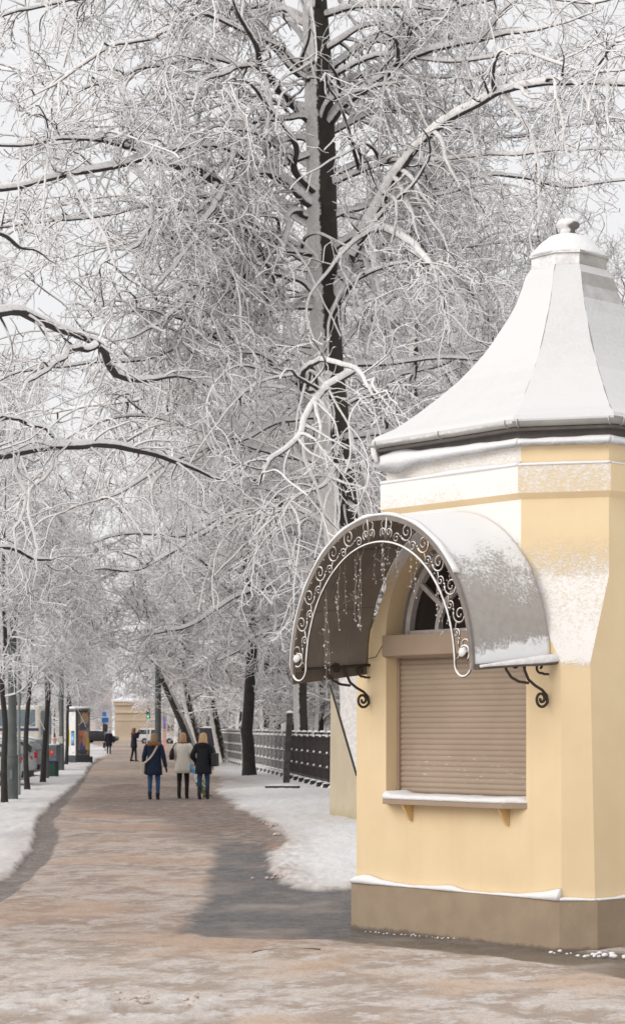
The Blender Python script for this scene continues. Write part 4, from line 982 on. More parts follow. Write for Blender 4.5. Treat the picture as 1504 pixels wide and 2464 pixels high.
M['post_snowy'] = snowy('snow_plastered_post', (.09, .078, .075), (-.8, -.6, .2), .3, .7, .3, .6, nscale=4, namp=.4, bump=0)
protos = {}
for far_ in (0, 1):
    m_ = M['fence_snow'] if far_ else M['fence']
    p, s, c, k = sect(); protos[far_] = (p.mesh('fence_panel'), s.mesh('rail_snow'), c.mesh('fence_post'), k.mesh('post_snow'), m_)
    for me, mt in zip(protos[far_][:4], (m_, M['snow'], M['post_snowy'] if far_ else m_, M['snow'])): me.materials.append(mt)
for j in range(36):
    y = 50+j*1.8*FD.y; me = protos[1 if y > 69 else 0]
    for b_, o_ in ((0, 1), (2, 3)):
        a = bpy.data.objects.new(me[b_].name, me[b_]); C.objects.link(a); a.parent = fence; a.location = (j*1.8, 0, 0)
        if o_ == 3 and j < 16:                 # near posts: every knob of snow is a part of its own
            for z, r in ((.66, .038), (1.07, .042), (1.55, .045), (1.685, .085), (.19, .13)): MB().lathe([(0, -.02), (r, -.012), (r*1.05, .012), (r*.6, .04), (0, .045)], (0, .06 if z != 1.685 else 0, z), 8).build('snow_knob', M['snow'], a, smooth=True)
            continue
        s = bpy.data.objects.new(me[o_].name, me[o_]); C.objects.link(s); s.parent = a
# sloping wall behind the kiosk
sw = empty('sloping_wall', (0, 0, 0), 0, 'beige wall whose top slopes down steeply behind the left side of the kiosk', 'wall')
a, b = Vector(W(793, 1965, 40.0)), Vector(W(857, 1976, 38.0)); a.z = b.z = -.05
ta, tb = Vector(W(796, 1652, 40.0)), Vector(W(858, 1868, 38.0)); c, tc = a.lerp(b, 1.7), tb.copy()
c2 = a.lerp(b, 1.7); tc = Vector((c2.x, c2.y, .80))
q = NT('weathered_beige_plaster'); co_ = q.coord(); sep = q.n('SeparateXYZ'); q.t.links.new(co_, sep.inputs[0])
b_ = q.mix(q.ramp(q.noise(co_, 1.5, 4), .3, .7), (.52, .45, .33), (.58, .50, .37))
b_ = q.mix(q.ramp(q.math('ADD', sep.outputs[2], q.math('MULTIPLY', q.noise(co_, 3, 3), .25)), .1, .42, .7, 0), b_, (.40, .34, .20)); q.col(b_, .85, 0, .2)
MB().slab([a, c2, tc, tb, ta], (.06, 1, 0), .16).build('wall_panel', q.m, sw)
cpm = MB(); cpm.tube([ta+Vector((-.01, -.01, .02)), tb+Vector((0, -.01, .02)), tc+Vector((0, -.01, .02))], .022, 6)
cpm.build('coping', plain('black_coping_strip', (.03, .027, .024), .7), sw)
# wooden post and beam lying in the snow
wp = empty('wooden_post', (*W(689, 1887, 63)[:2], 0), 0, 'dark standing wooden post with a snow cap in front of the iron fence', 'post')
MB().slab([(-.10, -.08, -.05), (.09, -.08, -.05), (.20, -.08, 2.28), (.03, -.08, 2.28)], (0, 1, 0), .16).build('post', plain('dark_weathered_timber', (.060, .052, .050), .8, var=.35, scale=6), wp)
MB().lathe([(0, 0), (.115, 0), (.11, .04), (.06, .075), (0, .08)], (.115, 0, 2.28), 10).build('snow_cap', M['snow'], wp, smooth=True)
bm_ = empty('timber_beam', (*W(680, 1901, 57.2)[:2], 0), 0, 'short dark timber beam lying flat on the snow before the fence', 'beam')
MB().box((0, 0, .055), (.98, .22, .13)).build('beam', plain('dark_wet_timber', (.06, .045, .045), .8, var=.3), bm_)
MB().loft([[(x, y, z) for y, z in ((-.10, .118), (-.09, .145+h), (.09, .145+h), (.1, .118))] for x, h in [(-.48, -.02), (-.4, 0), (0, .01), (.4, 0), (.48, -.02)]]).build('beam_snow', M['snow'], bm_, smooth=True)

# ------------------------------------------------------------------ left side street furniture
def ground_at(px, py): x, y = G(px, py); return (x, y, 0)
M['pole'] = snowy('grey_green_pole_paint', (.105, .115, .112), (-.95, -.3, 0), 1.2, 1.4, .8, .9, nscale=5, namp=.3, var=.25)
M['pole2'] = snowy('weathered_pole_paint', (.20, .21, .205), (-.95, -.3, 0), .95, 1.3, .8, .9, nscale=4, namp=.6, var=.3)
def pole(px, py, r0, r1, h, label, steps=(), mat='pole', name='street_pole', group=None):
    o = empty(name, ground_at(px, py), 0, label, 'pole', group)
    prof = [(0, -.05), (r0, -.05)]
    for z, ra, rb in steps: prof += [(ra, z), (rb, z+.03)]
    prof += [(r1, h), (0, h)]
    m = MB(); m.lathe(prof, n=20); m.build('pole', M[mat], o, auto=40); return o
p1 = pole(31, 1928, .138, .10, 4.6, 'thick grey steel pole standing between the two nearest street trees', [(1.12, .134, .112), (1.9, .11, .10)])
col = MB(); col.lathe([(.0, 1.10), (.142, 1.10), (.142, 1.14), (0, 1.14)], n=18); col.lathe([(0, -.02), (.17, -.02), (.16, .03), (.14, .05), (0, .05)], n=18); col.build('collar', M['pole'], p1)
hd = MB(); hd.slab([(-.03, -.139, .55), (.04, -.139, .55), (.04, -.139, .78), (-.03, -.139, .78)], (0, -1, 0), .012); hd.build('access_door', plain('dented_pole_door', (.15, .165, .165), .5), p1)
pole(47, 1917, .042, .036, 4.2, 'thin pale pipe pole directly behind the thick grey pole', mat='pole2')
pole(114, 1876, .075, .06, 4.4, 'slim grey street pole just left of the cabinet with the red sticker', mat='pole', group=None)
p3 = pole(149, 1856, .115, .08, 4.6, 'grey pole with a pale notice plate right of the street cabinet', [(1.1, .11, .10)])
MB().box((0, -.125, 1.31), (.17, .02, .30)).build('notice_plate', plain('pale_notice_plate', (.42, .43, .36), .5), p3)
pole(381, 1846, .155, .13, 4.6, 'grey pole rising behind the woman in the navy coat', mat='pole')
# cabinet
cb = empty('street_cabinet', ground_at(130, 1872), R(-12), 'street cabinet with a grey hood and red sticker on a dark green pedestal', 'cabinet')
MB().box((0, 0, .27), (.28, .26, .68)).build('pedestal', plain('dark_green_pedestal_paint', (.016, .045, .038), .5), cb, bevel=.015)
hood = MB().box((0, 0, .90), (.42, .34, .58)).build('hood', plain('blue_grey_hood_paint', (.115, .135, .15), .5, var=.2), cb, bevel=.03)
st = MB(); st.lathe([(0, -.006), (.085, -.006), (.085, .006), (0, .006)], (.01, -.176, .93), 18, 'Y'); st.slab([(-.06, -.181, .82), (.02, -.181, .79), (.05, -.181, .87), (-.01, -.181, .90)], (0, -1, 0), .004)
st.build('sticker', plain('red_sticker', (.62, .035, .03), .5), hood)
yb = MB(); yb.slab([(-.005, -.186, .91), (.055, -.186, .92), (.03, -.186, .99), (.015, -.186, .97)], (0, -1, 0), .004); yb.build('sticker_mark', plain('yellow_sticker_mark', (.75, .5, .08), .5), hood)
MB().box((0, -.172, .63), (.40, .012, .035)).build('trim_strip', plain('violet_trim', (.14, .09, .24), .5), hood)
MB().ell([(0, 0, 1.19, .2, .16), (0, 0, 1.215, .17, .13), (0, 0, 1.23, .1, .08)], 12).build('hood_snow', M['snow'], hood, smooth=True)
cu = empty('paper_cup', (*ground_at(132, 1872)[:2], 1.225), 0, 'pale pinkish paper cup left standing on the street cabinet', 'cup')
MB().lathe([(0, 0), (.055, 0), (.075, .19), (.08, .19), (.08, .21), (0, .21)], n=14).build('cup', plain('pinkish_paper', (.66, .47, .42), .7), cu, smooth=False)
MB().lathe([(0, .21), (.083, .21), (.08, .235), (0, .24)], n=14).build('cup_lid', M['snow'], cu)
# advertising column: a square prism on a plinth, turned corner on
ad = empty('advertising_column', ground_at(191, 1837), R(45), 'square advertising column with two lit posters on a dark base block', 'advertising column')
AS = .80
MB().box((0, 0, .13), (1.0, 1.0, .46)).build('plinth', plain('dark_slate_plinth', (.055, .062, .070), .6), ad, bevel=.02)
MB().box((0, 0, 1.52), (AS, AS, 2.36)).build('case', plain('dark_grey_poster_case', (.075, .078, .08), .5), ad, bevel=.02)
MB().box((0, 0, 2.74), (AS+.12, AS+.12, .10)).build('roof', plain('grey_case_roof', (.16, .16, .16), .6), ad, bevel=.02)
MB().loft([[(x*s, y*s, z) for x, y in ((-1, -1), (1, -1), (1, 1), (-1, 1))] for s, z in ((.45, 2.79), (.44, 2.85), (.36, 2.90))]).build('roof_snow', M['snow'], ad, smooth=True)
H = AS/2
def poster(face, quad, col, nm, off, parent):
    """quad in poster coordinates (u to the right, v up), face 0 = left white face (-x), 1 = right face (-y)"""
    f = (lambda u, v: (-H-off, -u, v)) if face == 0 else (lambda u, v: (u, -H-off, v))
    return MB().slab([f(u, v) for u, v in quad], (-1, 0, 0) if face == 0 else (0, -1, 0), .004).build(nm, plain(nm+'_print', col, .35, var=.08, scale=5), parent)
# corner towards the viewer is (-H, -H): the left face runs along +y, so u is measured from the far edge
rect = lambda a, b, c, d: [(a, c), (b, c), (b, d), (a, d)]
w0 = poster(0, rect(-.36, .34, .42, 2.62), (.70, .69, .68), 'white_poster', .002, ad)
poster(0, rect(-.36, -.17, .9, 1.72), (.62, .56, .10), 'yellow_panel', .007, w0)
ph = poster(0, rect(-.06, .24, .92, 1.66), (.05, .06, .075), 'phone_picture', .007, w0)
poster(0, rect(-.035, .215, 1.02, 1.57), (.09, .26, .55), 'blue_screen', .012, w0); poster(0, rect(-.0, .19, 1.18, 1.36), (.30, .52, .72), 'pale_screen_patch', .017, w0)
poster(0, rect(.08, .20, .52, .60), (.35, .34, .33), 'small_print', .007, w0)
r0 = poster(1, rect(-.30, .36, .42, 2.62), (.20, .17, .15), 'dark_poster', .002, ad)
random.seed(11)
def blob(cx, cy, rx, ry, n=11): return [(cx+rx*math.cos(t)*random.uniform(.8, 1.15), cy+ry*math.sin(t)*random.uniform(.8, 1.15)) for t in np.linspace(0, 2*math.pi, n+1)[:-1]]
for k, (cx, cy, rx, ry, c) in enumerate([(.05, 2.2, .28, .28, (.42, .33, .26)), (.04, 1.80, .27, .28, (.11, .11, .15)), (-.05, 1.55, .20, .16, (.55, .22, .15)), (.16, 1.5, .15, .18, (.62, .36, .24)), (-.17, 1.15, .06, .34, (.52, .14, .10)),
                                         (-.05, .85, .17, .28, (.10, .12, .30)), (.05, 1.2, .11, .30, (.50, .28, .20)), (.23, .95, .11, .42, (.60, .40, .12)), (.0, .60, .28, .13, (.08, .08, .11)), (.25, 1.72, .09, .12, (.14, .30, .30)), (.08, 2.45, .18, .12, (.52, .30, .16))]):
    poster(1, blob(cx, cy, rx, ry), c, 'poster_colour_patch', .006+.001*k, r0)
# traffic light, blue sign, banner
tl = empty('traffic_light', (*W(357, 1752, 190)[:2], 0), 0, 'green traffic light on a pale pole in front of the yellow far building', 'traffic light')
MB().tube([(-.12, .1, 0), (-.12, .1, 3.9)], .055, 8).build('pole', plain('pale_signal_pole', (.62, .62, .60), .5), tl)
MB().box((.02, 0, 3.25), (.34, .3, .98)).build('signal_head', plain('black_signal_head', (.022, .03, .03), .5), tl, bevel=.04)
vis = MB()
for z in (2.92, 3.25, 3.58): vis.tube([(.14*math.cos(t)+.02, -.2, z+.05+.10*math.sin(t)) for t in np.linspace(0, math.pi, 9)], .02, 5)
vis.build('visor', plain('black_visor', (.02, .025, .025), .5), tl)
for z, nm, c in ((3.58, 'red_lens', (.09, .012, .01)), (3.25, 'amber_lens', (.09, .05, .01))): MB().lathe([(0, -.17), (.09, -.165), (.1, -.14), (0, -.13)], (.02, 0, z), 12, 'Y').build(nm, plain(nm+'_off', c, .3), tl)
q = NT('lit_green_lens'); q.col((.02, .5, .2), .3); q.b.inputs['Emission Color'].default_value = (.05, .9, .38, 1); q.b.inputs['Emission Strength'].default_value = 1.1
MB().lathe([(0, -.19), (.10, -.18), (.115, -.15), (0, -.14)], (.03, 0, 2.92), 14, 'Y').build('green_lens', q.m, tl)
bs = empty('blue_road_sign', (*W(254, 1752, 150)[:2], 0), 0, 'blue and white road sign on a post above the far walker', 'road sign')
MB().tube([(0, .05, 0), (0, .05, 3.25)], .04, 8).build('post', plain('grey_sign_post', (.2, .2, .2), .5), bs)
MB().box((0, 0, 2.72), (.54, .04, 1.0)).build('panel', plain('pale_sign_panel', (.50, .56, .66), .4, var=.2, scale=6), bs, bevel=.02)
MB().box((0, -.025, 2.42), (.50, .012, .36)).build('blue_field', plain('blue_sign_field', (.015, .12, .36), .4), bs)
MB().box((-.05, -.025, 2.86), (.30, .012, .34)).build('blue_symbol', plain('blue_sign_symbol', (.10, .17, .38), .4), bs)
MB().box((0, -.01, 1.80), (.36, .25, .60)).build('black_box', plain('black_signal_back', (.03, .03, .032), .6), bs, bevel=.03)
bn = empty('banner_sign', (*W(394, 1752, 120)[:2], 0), 0, 'narrow upright banner in pink and violet beside the grey pole', 'banner')
MB().tube([(0, .03, 0), (0, .03, 3.2)], .03, 6).build('post', plain('banner_post', (.3, .3, .3), .5), bn)
MB().box((.06, 0, 1.0), (.22, .02, 1.5)).build('pink_panel', plain('pink_banner_print', (.66, .40, .34), .6, var=.2, scale=4), bn)
MB().box((.06, 0, 2.12), (.18, .02, .74)).build('violet_panel', plain('violet_banner_print', (.24, .20, .50), .6, var=.2, scale=4), bn)

# ------------------------------------------------------------------ vehicles
def car(name, label, loc, rz, paint, prof='hatch', snow=True, L=4.1, Wd=1.72, H_=1.48, cat='car'):
    """nose towards +x; body lofted from stations of (x, bottom, belt, roof, half width, roof half width)"""
    o = empty(name, loc, rz, label, cat); w = Wd/2
    if prof == 'hatch': S = [(-.5, .42, .72, .74, .80), (-.49, .30, .86, .90, .93), (-.455, .24, .92, 1.22, .98), (-.40, .2, .93, H_-.1, 1), (-.30, .2, .93, H_-.01, 1), (-.05, .2, .93, H_, 1), (.12, .2, .93, H_-.10, 1), (.28, .2, .94, .97, 1), (.40, .2, .86, .90, .98), (.48, .28, .70, .74, .90), (.5, .4, .6, .62, .8)]
    elif prof == 'suv': S = [(-.5, .5, .95, .97, .84), (-.49, .34, 1.0, 1.06, .95), (-.455, .3, 1.06, 1.55, .98), (-.42, .28, 1.06, H_-.04, 1), (-.20, .28, 1.06, H_, 1), (.08, .28, 1.06, H_-.03, 1), (.24, .28, 1.06, 1.10, 1), (.40, .28, .98, 1.02, .98), (.48, .34, .82, .86, .9), (.5, .46, .7, .72, .8)]
    else: S = [(-.5, .5, 1.0, 1.02, .88), (-.495, .32, 1.05, 1.5, .97), (-.48, .28, 1.1, H_-.06, 1), (-.30, .28, 1.1, H_, 1), (.20, .28, 1.1, H_-.02, 1), (.32, .28, 1.1, 1.16, 1), (.45, .3, .95, 1.0, .95), (.5, .45, .75, .78, .82)]
    rings = []
    for x, zb, zl, zr, ww in S:
        hw = w*ww; rw = hw*(1-.20*min(1, max(0, zr-zl)/.45)); x *= L
        half = [(hw*.80, zb), (hw*.97, zb+.10), (hw, (zb+zl)/2), (hw*.985, zl), (rw*1.02, zl+(zr-zl)*.85), (rw*.9, zr), (rw*.4, zr+.012)]
        rings.append([(x, y, z) for y, z in half]+[(x, -y, z) for y, z in half[::-1]])
    m = MB(); m.loft(rings)
    body = m.build('body', snowy(name+'_paint', paint, (0, 0, 1), 3, 4, .82 if snow else 3, .97 if snow else 4, rough=.35, nscale=2, namp=.1, bump=0, var=.05), o, auto=38)
    gl = NT(name+'_glass'); gl.col((.035, .042, .045), .12, 0, .5)
    def interp(x, k): return np.interp(x, [s[0] for s in S], [s[k] for s in S])
    for sgn in (-1, 1):
        xs = [x for x in np.linspace(-.46, .27, 22) if interp(x, 3)-interp(x, 2) > .20]
        for xa, xb in ((xs[0], xs[len(xs)//2-1]), (xs[len(xs)//2], xs[-1])):
            X = np.linspace(xa, xb, 8); g = MB()
            def pt(x, f):
                zl, zr, hw = interp(x, 2), interp(x, 3), w*interp(x, 4); rw = hw*(1-.20*min(1, max(0, zr-zl)/.45)); z = zl+(zr-zl)*(.06+.76*f)
                y = hw*.985+(rw*1.02-hw*.985)*((z-zl)/((zr-zl)*.85)); return (x*L, sgn*(y+.004), z)
            g.loft([[pt(x, 0), pt(x, .33), pt(x, .66), pt(x, 1)] for x in X], cap=False, closed=False); g.build('side_window', gl.m, o)
        for x in (-.30, .31):
            wh = MB(); wr = .31 if prof == 'hatch' else .35; wh.lathe([(wr*.6, -.1), (wr*.95, -.1), (wr, -.07), (wr, .07), (wr*.95, .1), (wr*.6, .1)], (x*L, sgn*(w-.09), wr-.02), 22, 'Y')
            wo = wh.build('wheel', plain(name+'_tyre', (.025, .025, .026), .85), o, auto=40)
            rm = MB(); rm.lathe([(0, -.10), (.06, -.105), (wr*.5, -.085), (wr*.62, -.1), (wr*.62, .1), (wr*.5, .085), (.06, .105), (0, .1)], (x*L, sgn*(w-.085), wr-.02), 12, 'Y'); rm.build('rim', plain(name+'_rim', (.42, .42, .43), .35, .6), wo)
        MB().box((-L*.481, sgn*w*.80, interp(-.48, 2)-.02), (.10, w*.32, .22)).build('tail_light', plain(name+'_tail_light', (.42, .012, .02), .25), o, bevel=.02)
        MB().box((L*.478, sgn*w*.70, interp(.46, 2)-.10), (.10, w*.34, .14)).build('headlight', plain(name+'_headlight', (.7, .7, .7), .15), o, bevel=.02)
        MB().box((L*.17, sgn*(w+.08), 1.0 if prof == 'hatch' else 1.15), (.10, .16, .11)).build('wing_mirror', body.data.materials[0], o, bevel=.02)
    # front and rear glass
    for xs, nm, f0, f1 in (((-.488, -.415), 'rear_window', .1, .85), ((.268 if prof == 'hatch' else .235, .125 if prof == 'hatch' else .09), 'windscreen', .1, .9)):
        g = MB(); rr_ = []
        za, zb = interp(xs[0], 3), interp(xs[1], 3)
        for f in (f0, f1):
            x = xs[0]+(xs[1]-xs[0])*f; z = interp(x, 3)+.016; hw = w*interp(x, 4)*(.80-.06*f)
            rr_.append([(x*L+(.004 if xs[0] > 0 else -.012), y, z) for y in np.linspace(-hw, hw, 5)])
        g.loft(rr_, cap=False, closed=False); g.build(nm, gl.m, o)
    MB().box((-L*.497, 0, .42), (.09, Wd*.86, .20)).build('bumper', plain(name+'_bumper', (.03, .03, .032), .6), o, bevel=.03)
    MB().box((-L*.503, 0, .70), (.02, .50, .11)).build('number_plate', plain(name+'_plate', (.6, .6, .58), .5), o)
    if snow: MB().ell([(-.08*L, 0, H_-.03, .30*L*.72, w*.70), (-.08*L, 0, H_+.02, .28*L*.72, w*.66), (-.08*L, 0, H_+.055, .2*L*.72, w*.5)], 20).build('roof_snow', M['snow'], o, smooth=True)
    return o
c_ = W(88, 1752, 71.5)
car('parked_hatchback', 'silver grey hatchback parked nose to the street behind the second street tree', (c_[0]-1.95, 71.8, -.03), R(184), (.30, .31, .32))
c_ = W(112, 1752, 82)
car('parked_hatchback', 'blue grey car with snowy roof parked beyond the silver hatchback', (c_[0]-2.0, 82, -.03), R(182), (.16, .20, .26))
c_ = W(20, 1752, 60)
car('parked_hatchback', 'pale green car mostly hidden at the left edge beside the thick pole', (c_[0]-1.6, 60.5, -.03), R(183), (.42, .50, .48))
c_ = W(382, 1752, 224)
car('estate_car', 'silver estate car crossing the far end of the avenue', (c_[0], 224, 0), 0, (.60, .60, .62), 'suv', False, 4.6, 1.85, 1.76)
c_ = W(498, 1752, 118)
car('dark_van', 'dark van seen from behind beside the leaning tree right of the women', (c_[0], 120, 0), R(97), (.045, .040, .048), 'van', True, 4.8, 1.9, 1.85, 'van')
c_ = W(242, 1752, 240)
car('dark_car', 'far dark car crossing beneath the blue road sign', (c_[0], 240, 0), 0, (.03, .03, .035), 'hatch', True, 4.3, 1.8, 1.5)
bus = empty('city_bus', (W(40, 1752, 110)[0]-4.6, 112, 0), 0, 'pale city bus with a dark blue stripe in the street behind the trunks', 'bus')
bd = MB().box((0, 0, 1.62), (11.5, 2.5, 2.75)).build('body', plain('cream_bus_paint', (.52, .49, .42), .5, var=.05), bus, bevel=.15)
MB().box((0, -1.245, 1.72), (11.3, .03, .16)).build('stripe', plain('dark_blue_stripe', (.03, .045, .14), .5), bus)
for k in range(6): MB().box((-4.9+1.9*k+(.1 if k < 5 else -.0), -1.245, 2.38), (1.72, .03, .95)).build('window', plain('grey_blue_bus_glass', (.13, .17, .20), .2), bus, bevel=.01)
MB().box((5.75, 0, 2.1), (.06, 2.1, 1.35)).build('windscreen', plain('bus_windscreen_glass', (.20, .25, .28), .5), bus, bevel=.01)
for x in (-3.2, 3.6):
    MB().lathe([(0, -.12), (.42, -.12), (.48, -.08), (.48, .1), (0, .1)], (x, -1.16, .46), 20, 'Y').build('wheel', plain('bus_tyre', (.025, .025, .025), .8), bus)
MB().box((0, 0, 3.02), (11.2, 2.35, .09)).build('roof_snow', M['snow'], bus, bevel=.03)

# ------------------------------------------------------------------ far buildings
def building(name, label, x0, x1, y, h, depth, colr, stor, wn=7, roofc=(.5, .48, .48), cat='building'):
    o = empty(name, ((x0+x1)/2, y, 0), 0, label, cat); Wd = x1-x0
    m = MB().box((0, depth/2, h/2), (Wd, depth, h)); m.build('wall', plain(name+'_plaster', colr, .85, var=.06, scale=.4), o)
    MB().slab([(-Wd/2-.4, -.5, h), (Wd/2+.4, -.5, h), (Wd/2-1, depth/2, h+1.0), (-Wd/2+1, depth/2, h+1.0)], (0, -.3, .95), .2).build('roof', M['snow'], o)
    MB().box((0, -.12, h-.25), (Wd+.3, .3, .5)).build('cornice', plain(name+'_cornice', tuple(c*1.12 for c in colr), .8), o)
    for z, hh, dd in stor: MB().box((0, -dd/2, z), (Wd+.02, dd, hh)).build('string_course', plain(name+'_band', tuple(c*1.15 for c in colr), .8), o)
    fr = plain(name+'_frame', (.6, .58, .55), .7); gl = plain(name+'_pane', (.05, .055, .06), .2)
    z = 6.2
    while z+1.6 < h:
        n = int(Wd/wn)
        for k in range(n):
            x = -Wd/2+Wd*(k+.5)/n
            w_ = MB().box((x, -.02, z+.2), (1.5, .12, 2.1)).build('window', fr, o); MB().box((x, -.09, z+.2), (1.2, .02, 1.8)).build('pane', gl, w_)
        z += 3.6
    return o
X = lambda px, Y: (px-CX)/K*Y
yb = building('yellow_building', 'long beige yellow building closing the avenue behind the silver estate car', X(277, 284), X(720, 284), 284, 5.6, 12, (.47, .385, .29), [(4.15, .35, .22), (2.95, .16, .10), (.25, .5, .12)], 4.2)
w_ = MB().box((X(412, 284)-(X(277, 284)+X(720, 284))/2, -.03, 1.9), (1.0, .1, .9)).build('window', plain('dark_brown_frame', (.12, .09, .07), .7), yb)
MB().box((X(412, 284)-(X(277, 284)+X(720, 284))/2, -.09, 1.9), (.8, .02, .7)).build('pane', plain('dark_brown_pane', (.06, .045, .04), .3), w_)
building('pale_building', 'pale pinkish building behind the street trees at the left', X(-120, 340), X(232, 340), 340, 11, 12, (.52, .44, .42), [(4.4, .3, .2)], 3.6)
building('villa', 'beige pink house glimpsed between trunks beyond the iron fence', X(560, 190), X(690, 190), 190, 7.5, 8, (.60, .47, .40), [(3.6, .2, .1)], 2.2)
# ------------------------------------------------------------------ people
M['skin'] = plain('skin', (.52, .33, .26), .6, var=.05)
def skinned(verts, edges, root=0):
    """grow one continuous surface over a skeleton; verts are (x, y, z, rx, ry)"""
    me = bpy.data.meshes.new('sk'); me.from_pydata([v[:3] for v in verts], edges, [])
    o = bpy.data.objects.new('sk', me); C.objects.link(o)
    o.modifiers.new('s', 'SKIN'); sv = me.skin_vertices[0].data
    for i, v in enumerate(verts): sv[i].radius = v[3:5]; sv[i].use_root = i == root
    o.modifiers.new('d', 'SUBSURF').levels = 1
    dg = bpy.context.evaluated_depsgraph_get(); res = bpy.data.meshes.new_from_object(o.evaluated_get(dg))
    bpy.data.objects.remove(o); bpy.data.meshes.remove(me); return res
def person(label, px, py, Y, H_=1.67, rz=0, coat=(.02, .02, .03), hem=.62, legs=(.02, .03, .05), boots=(.015, .014, .014), boot_h=.16, hair=(.45, .27, .12), hair_len=.30, hair_w=1.0,
           armL=((-.225, .0, 1.10), (-.25, .03, .86)), armR=((.225, 0, 1.10), (.25, .03, .86)), step=.0, flare=1.0, fur=None, scarf=None, glove=None, look=0.0, stance=.085, fabric=30):
    s = H_/1.67; o = empty('person', (X(px, Y), Y, 0), rz, label, 'person'); o.scale = (s*.94, s*.96, s)
    V = []; E = []
    def add(v, par=None):
        V.append(v); i = len(V)-1
        if par is not None: E.append((par, i))
        return i
    pel = add((0, 0, .93, .13, .095)); sp = add((0, 0, 1.10, .115, .085), pel); ch = add((0, 0, 1.28, .135, .09), sp); nk0 = add((0, -.005, 1.41, .06, .055), ch)
    nk = add((0, .01, 1.455, .046, .046), nk0); hb = add((0, .025, 1.525, .062, .075), nk); hc = add((0, .02, 1.59, .070, .088), hb); ht = add((0, .012, 1.645, .045, .055), hc)
    for sg, (el, wr) in ((-1, armL), (1, armR)):
        sh = add((sg*.165, -.005, 1.375, .055, .055), ch); e_ = add((*el, .042, .042), sh); w_ = add((*wr, .027, .024), e_)
        d = (Vector(wr)-Vector(el)).normalized(); pal = Vector(wr)+d*.07; pi_ = add((*pal, .030, .020), w_)
        sd = d.orthogonal().normalized()
        for f in range(4):
            b_ = pal+sd*(.012*(f-1.5))+d*.03; t_ = b_+d*(.055-.006*abs(f-1.3)); c_ = add((*b_, .0085, .0085), pi_); add((*(t_+Vector((0, .012, 0))), .0075, .0075), c_)
        th = add((*(Vector(wr)+d*.03+sd*.028), .010, .010), w_); add((*(Vector(wr)+d*.075+sd*.04), .008, .008), th)
    LG = []
    for sg in (-1, 1):
        st_ = step*sg
        hp = (sg*.085, 0, .86); kn_ = (sg*stance, st_*.5+.015, .48); an = (sg*stance*.95, st_-.01+(.0 if st_ >= 0 else -.02), .09+(0 if st_ >= 0 else .03)); toe = (sg*stance*1.05, st_+.13, .03+(0 if st_ >= 0 else -.0))
        h_ = add((*hp, .078, .078), pel); k_ = add((*kn_, .052, .052), h_); a_ = add((*an, .036, .036), k_); add((*toe, .036, .024), a_)
        LG.append((hp, kn_, an, toe))
    me = skinned(V, E)
    body = link('body', me, M['skin'], o, True)
    f = MB(); f.loft([[(x, y, z) for x, y, z in ((-.012, .105, 1.555), (.012, .105, 1.555), (.007, .102, 1.595), (-.007, .102, 1.595))], [(0, .130, 1.558)]*4], cap=True)
    nose = f.build('nose', M['skin'], body)
    for sg in (-1, 1):
        MB().lathe([(0, -.006), (.011, 0), (0, .006)], (sg*.03, .098, 1.595), 8, 'Y').build('eye', plain('eye', (.05, .04, .035), .3), body)
    MB().box((0, .108, 1.53), (.045, .01, .010)).build('mouth', plain('lips', (.40, .16, .14), .5), body)
    # clothes
    cm = plain('coat_cloth', coat, .9, var=.22 if max(coat) < .2 else .08, scale=fabric, bump=.25); lm = plain('trouser_cloth', legs, .85, var=.2, scale=14); bm = plain('boot_leather', boots, .55, var=.2)
    t = MB(); fl = flare
    t.ell([(0, .0, hem-.002, .20*fl, .145), (0, 0, hem, .225*fl, .165), (0, 0, hem+.10, .222*fl, .163), (0, 0, .86, .214, .160), (0, 0, .98, .192, .148), (0, 0, 1.10, .172, .132), (0, 0, 1.24, .190, .132), (0, 0, 1.33, .198, .122), (0, 0, 1.385, .168, .105), (0, .0, 1.42, .105, .085), (0, .005, 1.455, .072, .07), (0, .005, 1.47, .06, .06)], 20)
    for sg, (el, wr) in ((-1, armL), (1, armR)):
        p = [Vector((sg*.135, 0, 1.365)), Vector((sg*.182, 0, 1.335)), Vector((sg*.182, 0, 1.335)).lerp(Vector(el), .5), Vector(el), Vector(el).lerp(Vector(wr), .5), Vector(wr)]
        t.tube(catmull([tuple(x) for x in p], 14).tolist(), np.interp(np.linspace(0, 1, 14), [0, .2, .4, .6, .8, 1], [.062, .078, .072, .064, .056, .052]).tolist(), 10)
    co_ = t.build('coat', cm, o, smooth=True)
    for p_ in LG:
        q_ = MB(); q_.tube(catmull([p_[0], p_[1], p_[2]], 12).tolist(), np.interp(np.linspace(0, 1, 12), [0, .5, .72, 1], [.094, .062, .056, .043]).tolist(), 12); q_.build('trouser_leg', lm, o, smooth=True)
        b_ = MB(); k_, a_, to = Vector(p_[1]), Vector(p_[2]), Vector(p_[3]); up_ = a_+(k_-a_)*((boot_h-.07)/max(.1, (k_-a_).length))
        b_.tube([up_, a_.lerp(up_, .5), a_, Vector((a_.x, a_.y, .05+max(0, a_.z-.09)))], [.060, .055, .050, .045], 12)
        b_.ell([(a_.x, (a_.y+to.y)/2-.02, .0+max(0, a_.z-.09)*.6, .042, .130), (a_.x, (a_.y+to.y)/2-.02, .035+max(0, a_.z-.09)*.6, .043, .128), (a_.x, (a_.y+to.y)/2-.045, .075+max(0, a_.z-.09), .036, .085)], 14)
        b_.build('boot', bm, o, smooth=True)
    h = MB(); z1 = 1.69; hw = hair_w; L_ = hair_len
